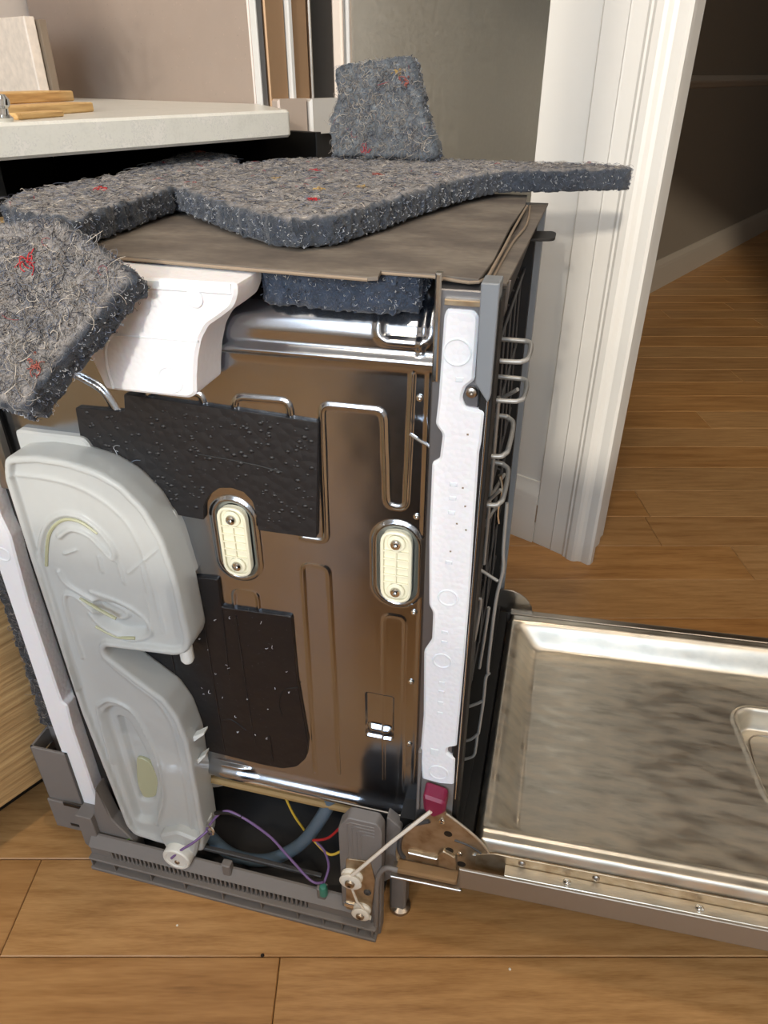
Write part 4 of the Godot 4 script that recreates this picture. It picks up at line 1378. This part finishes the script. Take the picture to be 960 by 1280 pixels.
	sf.box(Vector3(-0.058, 0.0, -0.019), Vector3(0.014, 0.0085, -0.0035), 0.002)
	part("seal_foam", sf.mesh(), M.seal_foam, o, "brown foam strip under the hinge")
	var fh := []
	for k in 9:
		var w := deg_to_rad(-10 + k * 15.0)
		fh.append_array([0.022 + 0.042 * cos(w), 0.196 + 0.042 * sin(w)])
	fh.append_array([-0.02, 0.20])
	part("hinge_plate", G.new().extr(pts(fh), -0.447, -0.444, 0.0006).mesh(), M.steel, o, "far hinge plate of steel")

func door_liner_at(T: Transform3D) -> ArrayMesh:
	var g := door_liner()
	for i in g.v.size():
		g.v[i] = T * g.v[i]
	return g.smooth_mesh()

# ------------------------------------------------------------------ loose pieces
# a pad of matted recycled textile; outline in the pad's own plane, thick along n
func felt(called: String, label: String, outline: PackedVector2Array, thick: float, put: Transform3D, base: Vector3, count: int, bend := Vector3.ZERO, skin := Color(0.40, 0.375, 0.36), cut := Color(0.064, 0.080, 0.108), top_wear := 1.0, part_of: Node3D = null) -> Node3D:
	var h := 0.0030
	var box := Rect2(outline[0], Vector2.ZERO)
	for q in outline:
		box = box.expand(q)
	box = box.grow(0.014)
	var o := Vector3(box.position.x, -0.009, box.position.y)
	var n := Vector3i(int(box.size.x / h) + 1, int((thick + 0.018) / h) + 1, int(box.size.y / h) + 1)
	var val := PackedFloat32Array()
	val.resize(n.x * n.y * n.z)
	val.fill(1.0)
	var sh := rng.randf() * 10.0
	for k in n.z:
		for i in n.x:
			var p := Vector2(o.x + i * h, o.z + k * h)
			var d := sd_poly(p, outline) + 0.0035 * broad.get_noise_2d(p.x * 4.0 + sh, p.y * 4.0)
			if d > 0.009:
				continue
			var lump := 0.0028 * broad.get_noise_2d(p.x * 3.0, p.y * 3.0 + sh)
			for j in n.y:
				var y := o.y + j * h
				var e := absf(y - thick * 0.5) - thick * 0.5 + (lump if y > thick * 0.5 else 0.0)
				var a := d + 0.003
				var b := e + 0.003
				var s := Vector2(maxf(a, 0), maxf(b, 0)).length() + minf(maxf(a, b), 0.0) - 0.003
				if absf(s) < 0.008:
					s += 0.0042 * fine.get_noise_3d(p.x + sh, y * 1.6, p.y)
				val[i + j * n.x + k * n.x * n.y] = s
	var g := nets(n, val, o, h)
	g.colored = true
	for q in g.v:
		var d := sd_poly(Vector2(q.x, q.z), outline)
		var face := smoothstep(-0.001, -0.006, d) if q.y > thick * 0.55 else 0.0
		var m := 0.5 + 0.5 * broad.get_noise_3d(q.x * 5.0 + sh, q.y * 5.0, q.z * 5.0)
		var m2 := fine.get_noise_3d(q.x * 0.8, q.y * 2.0, q.z * 0.8 + sh)
		var c := cut.lerp(skin, face * top_wear) * (0.62 + 0.75 * m) * (1.0 + 0.45 * m2)
		c.a = 1.0
		g.c.append(c)
	var fib := G.new()
	fib.colored = true
	var tones := [Color(0.52, 0.47, 0.40), Color(0.27, 0.255, 0.24), Color(0.15, 0.15, 0.16), Color(0.21, 0.205, 0.21), Color(0.03, 0.03, 0.04), Color(0.13, 0.15, 0.20), Color(0.24, 0.215, 0.19), Color(0.36, 0.03, 0.04)]
	var made := 0
	while made < count:
		var q := Vector2(rng.randf_range(box.position.x, box.end.x), rng.randf_range(box.position.y, box.end.y))
		if sd_poly(q, outline) > -0.004:
			continue
		made += 1
		var tone: Color = tones[rng.randi_range(1, 6)] if rng.randf() < 0.90 else tones[0]
		if rng.randf() < 0.006:
			tone = tones[7]
		strand(fib, Vector3(q.x, thick + 0.0008 - 0.0028 * broad.get_noise_2d(q.x * 3.0, q.y * 3.0 + sh), q.y), Vector3.UP, rng.randf_range(0.004, 0.018), rng.randf_range(0.00014, 0.00028), tone)
	# pale fibre ends in the cut edge
	var m := outline.size()
	var cw := Geometry2D.is_polygon_clockwise(outline)
	for i in m:
		var a := outline[i]
		var b := outline[(i + 1) % m]
		var out := (b - a).normalized().orthogonal() * (-1.0 if cw else 1.0)
		if sd_poly((a + b) * 0.5 + out * 0.002, outline) < 0.0:
			out = -out
		for k in int((b - a).length() * thick * 60000.0):
			var p := a.lerp(b, rng.randf()) + out * 0.0004
			var tone: Color = [Color(0.35, 0.38, 0.42), Color(0.52, 0.53, 0.54), Color(0.18, 0.21, 0.28), Color(0.07, 0.09, 0.14), Color(0.03, 0.035, 0.05)][rng.randi() % 5]
			strand(fib, Vector3(p.x, rng.randf_range(0.002, thick - 0.002), p.y), Vector3(out.x, 0, out.y), rng.randf_range(0.0012, 0.0045), rng.randf_range(0.00014, 0.00026), tone)
	# red tufts
	var tuft := G.new()
	tuft.colored = true
	for i in (count / 330 + 1 if count > 500 else 0):
		var q := Vector2(rng.randf_range(box.position.x, box.end.x), rng.randf_range(box.position.y, box.end.y))
		if sd_poly(q, outline) > -0.008:
			continue
		var tone: Color = [Color(0.42, 0.02, 0.03), Color(0.33, 0.05, 0.06), Color(0.30, 0.09, 0.07), Color(0.45, 0.30, 0.10)][mini(rng.randi() % 5, 3)]
		for k in 16:
			strand(tuft, Vector3(q.x + rng.randfn(0, 0.0022), thick + 0.001 - 0.0028 * broad.get_noise_2d(q.x * 3.0, q.y * 3.0 + sh), q.y + rng.randfn(0, 0.0022)), Vector3.UP, rng.randf_range(0.003, 0.009), 0.0005, tone)
	for w in [g, fib, tuft]:
		for i in w.v.size():
			var q: Vector3 = w.v[i]
			q.y += bend.x * q.x * q.x + bend.y * maxf(0.0, -q.z) + bend.z * q.z * q.z
			w.v[i] = put * q
	var t := thing(called, label, "insulation felt", D, base, "grey recycled textile felt pads")
	part("pad", g.smooth_mesh(), M.felt, t)
	if fib.v.size():
		stuff("fibre", fib.smooth_mesh(), M.fibre, t)
	if tuft.v.size():
		stuff("tuft", tuft.smooth_mesh(), M.fibre, t)
	return t

func xz(a: Array) -> PackedVector2Array:
	return pts(a)

func build_loose() -> void:
	# sheet over the top of the tub, with its torn folded strip
	var sh := thing("cover_sheet", "scuffed brown grey sheet over the open top, lying under the felt", "cover sheet", D, Vector3(-0.2, 0.806, -0.25))
	var lid := slab(pts([-0.475, -0.06, -0.40, -0.048, -0.316, -0.044, -0.20, -0.033, -0.090, -0.023, -0.083, -0.026, -0.0855, -0.045, -0.047, -0.043, -0.012, -0.036, -0.009, -0.10, -0.010, -0.25, -0.006, -0.38, -0.010, -0.46, -0.475, -0.46]), 0.8135, 0.8165, 0.0004)
	part("sheet", lid.mesh(), M.sheet, sh)
	part("sheet_edge", G.new().tube(path3([-0.47, 0.8145, -0.060, -0.40, 0.8145, -0.048, -0.316, 0.8145, -0.044, -0.20, 0.8145, -0.033, -0.090, 0.8145, -0.0235]), 0.0014, 6).mesh(), M.sheet_edge, sh, "pale torn edge")
	part("sheet_edge", G.new().tube(path3([-0.0855, 0.8145, -0.045, -0.047, 0.8145, -0.043, -0.012, 0.8145, -0.036, -0.007, 0.815, -0.10, -0.006, 0.8155, -0.25, -0.004, 0.816, -0.38]), 0.0012, 6, 4).mesh(), M.sheet_edge, sh)
	var sg := G.new()
	sg.t = Transform3D(FLAT, Vector3.ZERO)
	sg.extr(pts([-0.014, 0.062, 0.006, 0.062, 0.016, 0.46, -0.006, 0.455, -0.006, 0.30]), 0.8060, 0.8085, 0.0004)
	part("folded_strip", sg.mesh(), M.sheet, sh, "second strip of sheet along the front")
	part("folded_strip", G.new().extr(pts([-0.002, 0.808, 0.008, 0.808, 0.0065, 0.786, 0.003, 0.775, 0.001, 0.79]), -0.075, -0.073, 0.0003).mesh(), M.sheet, sh)
	part("sheet_edge", G.new().tube(path3([-0.006, 0.8095, -0.064, -0.0035, 0.810, -0.2, 0.002, 0.810, -0.3, -0.003, 0.810, -0.42]), 0.0011, 6, 4).mesh(), M.sheet_edge, sh)
	# felt pads
	var big := xz([-0.479, -0.165, -0.445, -0.095, -0.395, -0.065, -0.340, -0.048, -0.344, -0.13, -0.347, -0.228, -0.31, -0.196, -0.25, -0.142, -0.191, -0.097, -0.167, -0.088, -0.139, -0.114, -0.118, -0.19, -0.098, -0.265, -0.070, -0.36, -0.036, -0.425, 0.020, -0.440, 0.104, -0.475, 0.108, -0.50, 0.055, -0.515, -0.074, -0.515, -0.252, -0.512, -0.335, -0.468, -0.367, -0.405, -0.385, -0.47, -0.43, -0.525, -0.482, -0.535, -0.470, -0.42, -0.452, -0.30])
	felt("felt_pad", "large grey felt pad with notched outline, flat on the brown cover sheet", big, 0.023, Transform3D(Basis(), Vector3(0, 0.8175, 0)), Vector3(-0.2, 0.8175, -0.3), 7500, Vector3(0.0, 0.012, 0.0))
	# pad drooping off the rear corner: plane leaning back against the corner
	var nrm := Vector3(0.10, 0.62, 0.78).normalized()
	var ux := Vector3(1, 0, -0.13).normalized()
	ux = (ux - nrm * ux.dot(nrm)).normalized()
	var put := Transform3D(Basis(ux, nrm, ux.cross(nrm)), Vector3(-0.345, 0.812, 0.012))
	felt("felt_pad", "felt pad with red tufts drooping over the rear corner above the milky box", xz([-0.05, -0.022, -0.009, -0.026, 0.015, -0.030, 0.037, -0.030, 0.065, -0.014, 0.096, 0.007, 0.098, 0.012, 0.083, 0.032, 0.066, 0.056, 0.05, 0.078, 0.039, 0.094, 0.034, 0.108, 0.025, 0.112, 0.010, 0.107, -0.02, 0.100, -0.05, 0.09]), 0.028, put, Vector3(-0.36, 0.70, 0.03), 2200)
	# upright block standing on the large pad
	var put2 := Transform3D(Basis(Vector3(1, 0, 0.05).normalized(), Vector3(-0.05, 0.10, 1).normalized(), Vector3(0, -1, 0.1).normalized()).orthonormalized(), Vector3(-0.19, 0.848, -0.508))
	var blockp := xz([-0.066, -0.096, -0.05, -0.100, 0.028, -0.108, 0.034, -0.103, 0.048, -0.055, 0.070, -0.004, 0.066, 0.0, -0.070, 0.0, -0.074, -0.040, -0.062, -0.062])
	felt("felt_block", "small upright block of blue grey felt standing on the large felt pad", blockp, 0.028, put2, Vector3(-0.19, 0.848, -0.50), 1500, Vector3.ZERO, Color(0.22, 0.25, 0.28), Color(0.11, 0.135, 0.165))
	# pad between sheet and tub
	var under := xz([-0.183, -0.050, -0.120, -0.047, -0.077, -0.046, -0.060, -0.055, -0.055, -0.12, -0.183, -0.12])
	felt("felt_pad", "dark blue cut edge of the felt pad between cover sheet and tub", under, 0.030, Transform3D(Basis(), Vector3(0, 0.783, 0)), Vector3(-0.12, 0.783, -0.08), 20, Vector3.ZERO, Color(0.15, 0.15, 0.15), Color(0.050, 0.075, 0.125))
	# dark strip at the back of the machine
	var rear := xz([-0.520, -0.475, -0.518, -0.340, -0.522, -0.215, -0.546, -0.194, -0.564, -0.196, -0.560, -0.225, -0.556, -0.292, -0.555, -0.402, -0.556, -0.66, -0.520, -0.66])
	felt("felt_strip", "narrow charcoal felt strip behind the rear polystyrene strip, over the grey housing", rear, 0.016, Transform3D(Basis(Vector3(1, 0, 0), Vector3(0, 0, 1), Vector3(0, -1, 0)), Vector3(0, 0, -0.0705)), Vector3(-0.54, 0.40, -0.062), 400, Vector3.ZERO, Color(0.06, 0.06, 0.062), Color(0.055, 0.055, 0.06))
	# polystyrene pieces
	var fs := thing("foam_strip", "long white polystyrene strip with notches along the front edge of the tub", "polystyrene", D, Vector3(-0.02, 0.28, -0.04), "white polystyrene packing pieces")
	part("strip", G.new().extr(rounded(pts([-0.034, 0.792, -0.032, 0.797, -0.013, 0.797, -0.009, 0.793, -0.009, 0.745, -0.0155, 0.739, -0.0175, 0.730, -0.0145, 0.723, -0.002, 0.722, 0.0005, 0.72, 0.0000, 0.695, -0.0010, 0.686, -0.0005, 0.632, 0.0005, 0.554, 0.0005, 0.472, 0.0000, 0.396, -0.0005, 0.345, -0.010, 0.340, -0.010, 0.332, -0.001, 0.326, 0.0, 0.284, -0.016, 0.281, -0.036, 0.283, -0.039, 0.313, -0.037, 0.382, -0.039, 0.468, -0.036, 0.475, -0.032, 0.484, -0.032, 0.517, -0.036, 0.525, -0.0385, 0.600, -0.0385, 0.640, -0.0385, 0.672, -0.0325, 0.676, -0.031, 0.698, -0.037, 0.706, -0.0355, 0.728]), 0.0022, 2), -0.0545, -0.0250, 0.0022, 0.001).mesh(), M.eps, fs)
	for q in [[-0.019, 0.538, 0.0085], [-0.021, 0.461, 0.0085], [-0.023, 0.766, 0.010], [-0.018, 0.30, 0.010]]:
		moulded_ring(fs, Vector3(q[0], q[1], -0.0252), q[2])
	part("moulded_mark", block(Vector3(-0.028, 0.326, -0.0262), Vector3(-0.019, 0.336, -0.0242), 0.0006), M.eps, fs)
	for yy in [0.745, 0.655, 0.642, 0.628, 0.577, 0.497, 0.485, 0.432, 0.42, 0.405, 0.39]:
		part("moulded_mark", block(Vector3(-0.023, yy - 0.002, -0.0262), Vector3(-0.017, yy + 0.002, -0.0244), 0.0006), M.eps, fs)
	for q in [[-0.013, 0.652], [-0.010, 0.635], [-0.016, 0.617], [-0.008, 0.612], [-0.020, 0.588], [-0.012, 0.70]]:
		part("speck", block(Vector3(q[0], q[1], -0.0254), Vector3(q[0] + 0.0016, q[1] + 0.0016, -0.0246), 0.0003), M.sheet_edge, fs, "brown speck of dirt")
	var rs := thing("foam_strip", "white polystyrene strip standing along the rear edge of the tub beside the milky box", "polystyrene", D, Vector3(-0.49, 0.06, -0.03), "white polystyrene packing pieces")
	part("strip", G.new().extr(rounded(pts([-0.484, 0.66, -0.483, 0.554, -0.479, 0.530, -0.4845, 0.443, -0.4845, 0.304, -0.4835, 0.287, -0.478, 0.282, -0.481, 0.240, -0.4790, 0.068, -0.510, 0.059, -0.512, 0.240, -0.509, 0.483, -0.509, 0.66]), 0.002, 2), -0.050, -0.0250, 0.002, 0.001).mesh(), M.eps, rs)
	moulded_ring(rs, Vector3(-0.4955, 0.505, -0.0252), 0.008)
	var tb := thing("foam_block", "white polystyrene block with a curved cutout under the cover sheet, beside the drooping felt", "polystyrene", D, Vector3(-0.26, 0.72, -0.03), "white polystyrene packing pieces")
	var fp := pts([-0.395, 0.8115, -0.1815, 0.8115, -0.1825, 0.803, -0.187, 0.794, -0.198, 0.786, -0.209, 0.779, -0.2165, 0.768, -0.222, 0.752, -0.2255, 0.735, -0.2270, 0.722, -0.234, 0.718, -0.309, 0.7185, -0.3165, 0.745, -0.345, 0.77, -0.395, 0.78])
	part("block", G.new().extr(rounded(fp, 0.003, 2), -0.050, -0.0005, 0.0025).mesh(), M.eps, tb)
	part("top_lip", block(Vector3(-0.300, 0.8035, -0.002), Vector3(-0.186, 0.8112, 0.0012), 0.001), M.eps, tb)
	moulded_ring(tb, Vector3(-0.247, 0.733, -0.0008), 0.0105)
	part("moulded_boss", G.new().at(Transform3D(Basis(), Vector3(-0.216, 0.799, -0.0015))).lathe(pts([0.0072, 0, 0.0068, 0.0028, 0.005, 0.0036, 0, 0.0038]), 22).mesh(), M.eps, tb)
	part("moulded_seam", G.new().tube(pts3([-0.300, 0.7655, -0.26, 0.7662, -0.2185, 0.7665], -0.0005), 0.0009, 6).mesh(), M.eps, tb)
	part("moulded_seam", G.new().tube(pts3([-0.301, 0.7205, -0.3025, 0.740, -0.299, 0.757, -0.290, 0.7675], -0.0008), 0.0014, 6, 5).mesh(), M.eps, tb)
	# wire racks seen edge on in the opening
	var ur := thing("dish_rack", "upper grey wire rack with bent tines just inside the opening", "dish rack", D, Vector3(-0.02, 0.55, -0.25), "grey wire dish racks")
	for y in [0.748, 0.715]:
		part("tine", G.new().tube(path3([-0.05, y, -0.065, 0.012, y, -0.065, 0.024, y + 0.001, -0.067, 0.027, y + 0.002, -0.075, 0.027, y + 0.002, -0.10, 0.024, y + 0.003, -0.108, 0.012, y + 0.003, -0.110, -0.05, y + 0.003, -0.110]), 0.0021, 8, 4).mesh(60), M.wire, ur)
	for y in [0.664, 0.616]:
		part("tine", G.new().tube(path3([-0.05, y, -0.065, 0.006, y, -0.065, 0.016, y + 0.002, -0.068, 0.0185, y + 0.004, -0.078, 0.0185, y + 0.008, -0.115, 0.014, y + 0.010, -0.124, 0.004, y + 0.011, -0.126, -0.05, y + 0.011, -0.126]), 0.0023, 8, 4).mesh(60), M.wire, ur)
	for q in [[0.020, 0.712, -0.10, 0.0, 0.690, -0.12], [0.014, 0.613, -0.10, -0.004, 0.585, -0.11], [-0.004, 0.592, -0.075, 0.012, 0.592, -0.17], [-0.004, 0.57, -0.075, 0.008, 0.56, -0.16], [0.004, 0.70, -0.11, 0.004, 0.52, -0.11], [-0.002, 0.76, -0.13, -0.002, 0.52, -0.13]]:
		part("wire", G.new().tube(path3(q), 0.0018, 7).mesh(60), M.wire, ur)
	part("wire", G.new().tube(path3([0.010, 0.612, -0.13, 0.012, 0.585, -0.15, 0.010, 0.56, -0.15, 0.012, 0.545, -0.15]), 0.0017, 7, 4).mesh(60), M.chrome, ur)
	for k in 5:  # inner wires coloured darker for the shade inside the tub
		var z := -0.15 - k * 0.06
		part("wire", G.new().tube(path3([-0.02, 0.74, z, -0.004, 0.735, z, -0.002, 0.56, z, -0.03, 0.55, z]), 0.0017, 6).mesh(60), M.dark_grey, ur)
	for y in [0.737, 0.65, 0.555]:
		part("wire", G.new().tube(path3([-0.003, y, -0.07, -0.003, y, -0.43]), 0.0019, 6).mesh(60), M.dark_grey, ur)
	var lr := thing("dish_rack", "lower grey wire rack hanging in the opening above the open door", "dish rack", D, Vector3(-0.02, 0.30, -0.25), "grey wire dish racks")
	for q in [
		[0.021, 0.60, -0.10, 0.022, 0.548, -0.10, 0.024, 0.523, -0.10, 0.020, 0.481, -0.10, 0.019, 0.392, -0.10, 0.021, 0.384, -0.10, 0.018, 0.376, -0.10, 0.018, 0.341, -0.10, 0.016, 0.287, -0.10],
		[-0.004, 0.523, -0.10, 0.008, 0.516, -0.10, 0.020, 0.509, -0.10],
		[-0.006, 0.322, -0.10, 0.008, 0.332, -0.10, 0.018, 0.341, -0.10],
		[-0.006, 0.265, -0.10, 0.008, 0.275, -0.10, 0.016, 0.287, -0.10],
		[0.015, 0.284, -0.10, 0.0145, 0.26, -0.10, 0.012, 0.246, -0.10, -0.004, 0.234, -0.10],
		[-0.004, 0.481, -0.10, 0.003, 0.483, -0.10, 0.005, 0.478, -0.10, 0.002, 0.43, -0.10, -0.003, 0.415, -0.10],
		[0.012, 0.45, -0.13, 0.010, 0.40, -0.13, 0.008, 0.36, -0.13],
	]:
		part("wire", G.new().tube(path3(q), 0.0018, 7, 4).mesh(60), M.wire, lr)
	for k in 4:  # darker wire colour here too, standing in for interior shade
		var z := -0.16 - k * 0.07
		part("wire", G.new().tube(path3([-0.03, 0.50, z, -0.002, 0.49, z, -0.002, 0.31, z, -0.03, 0.30, z]), 0.0016, 6).mesh(60), M.dark_grey, lr)
	for y in [0.49, 0.40, 0.31]:
		part("wire", G.new().tube(path3([-0.003, y, -0.10, -0.003, y, -0.43]), 0.0018, 6).mesh(60), M.dark_grey, lr)
	part("plastic_guard", block(Vector3(-0.028, 0.44, -0.085), Vector3(-0.006, 0.53, -0.068), 0.002), M.dark_grey, lr)
	part("plastic_guard", block(Vector3(-0.028, 0.36, -0.10), Vector3(-0.008, 0.41, -0.075), 0.002), M.dark_grey, lr)
	# unseen black case added behind the camera to darken the steel reflection
	var tc := thing("dark_reflection_case", "unseen black case added to darken the reflection in the bare steel side", "reflection blocker", D, Vector3(-0.1, 0, 0.8))
	part("case_body", block(Vector3(-0.33, 0.0, 0.66), Vector3(0.14, 0.44, 0.95), 0.02), M.black, tc)
	part("lid", block(Vector3(-0.335, 0.4405, 0.655), Vector3(0.145, 0.50, 0.955), 0.015), M.dark_grey, tc)
	part("handle", G.new().tube(path3([-0.2, 0.49, 0.8, -0.19, 0.54, 0.8, -0.1, 0.545, 0.8, -0.01, 0.54, 0.8, 0.0, 0.49, 0.8]), 0.012, 10, 4).mesh(60), M.black, tc)
	# crumbs on the floor
	for q in [[-0.152, -0.468, 0.0022, "dark crumb on the plank floor in front of the base tray", M.gap], [-0.268, -0.505, 0.0014, "pale crumb on the plank floor close to the middle of the base tray", M.pulley], [0.155, -0.452, 0.0016, "tiny white crumb on the plank floor below the open door", M.pulley]]:
		var b := Vector3(q[0], 0, q[1])
		var t := thing("crumb", q[3], "crumb", Transform3D(), b)
		var r: float = q[2]
		part("grain", G.new().at(Transform3D(FLAT, b)).lathe(pts([0, 0, r, 0.0002, r * 1.1, r * 0.6, r * 0.6, r * 1.1, 0, r * 1.2]), 9).mesh(80), q[4], t)

func moulded_ring(parent: Node3D, at: Vector3, r: float) -> void:
	var p := PackedVector3Array()
	for k in 24:
		p.append(at + Vector3(cos(TAU * k / 24.0), sin(TAU * k / 24.0), 0) * r)
	part("moulded_mark", G.new().tube(p, 0.0011, 6, 0, true).mesh(), M.eps, parent)
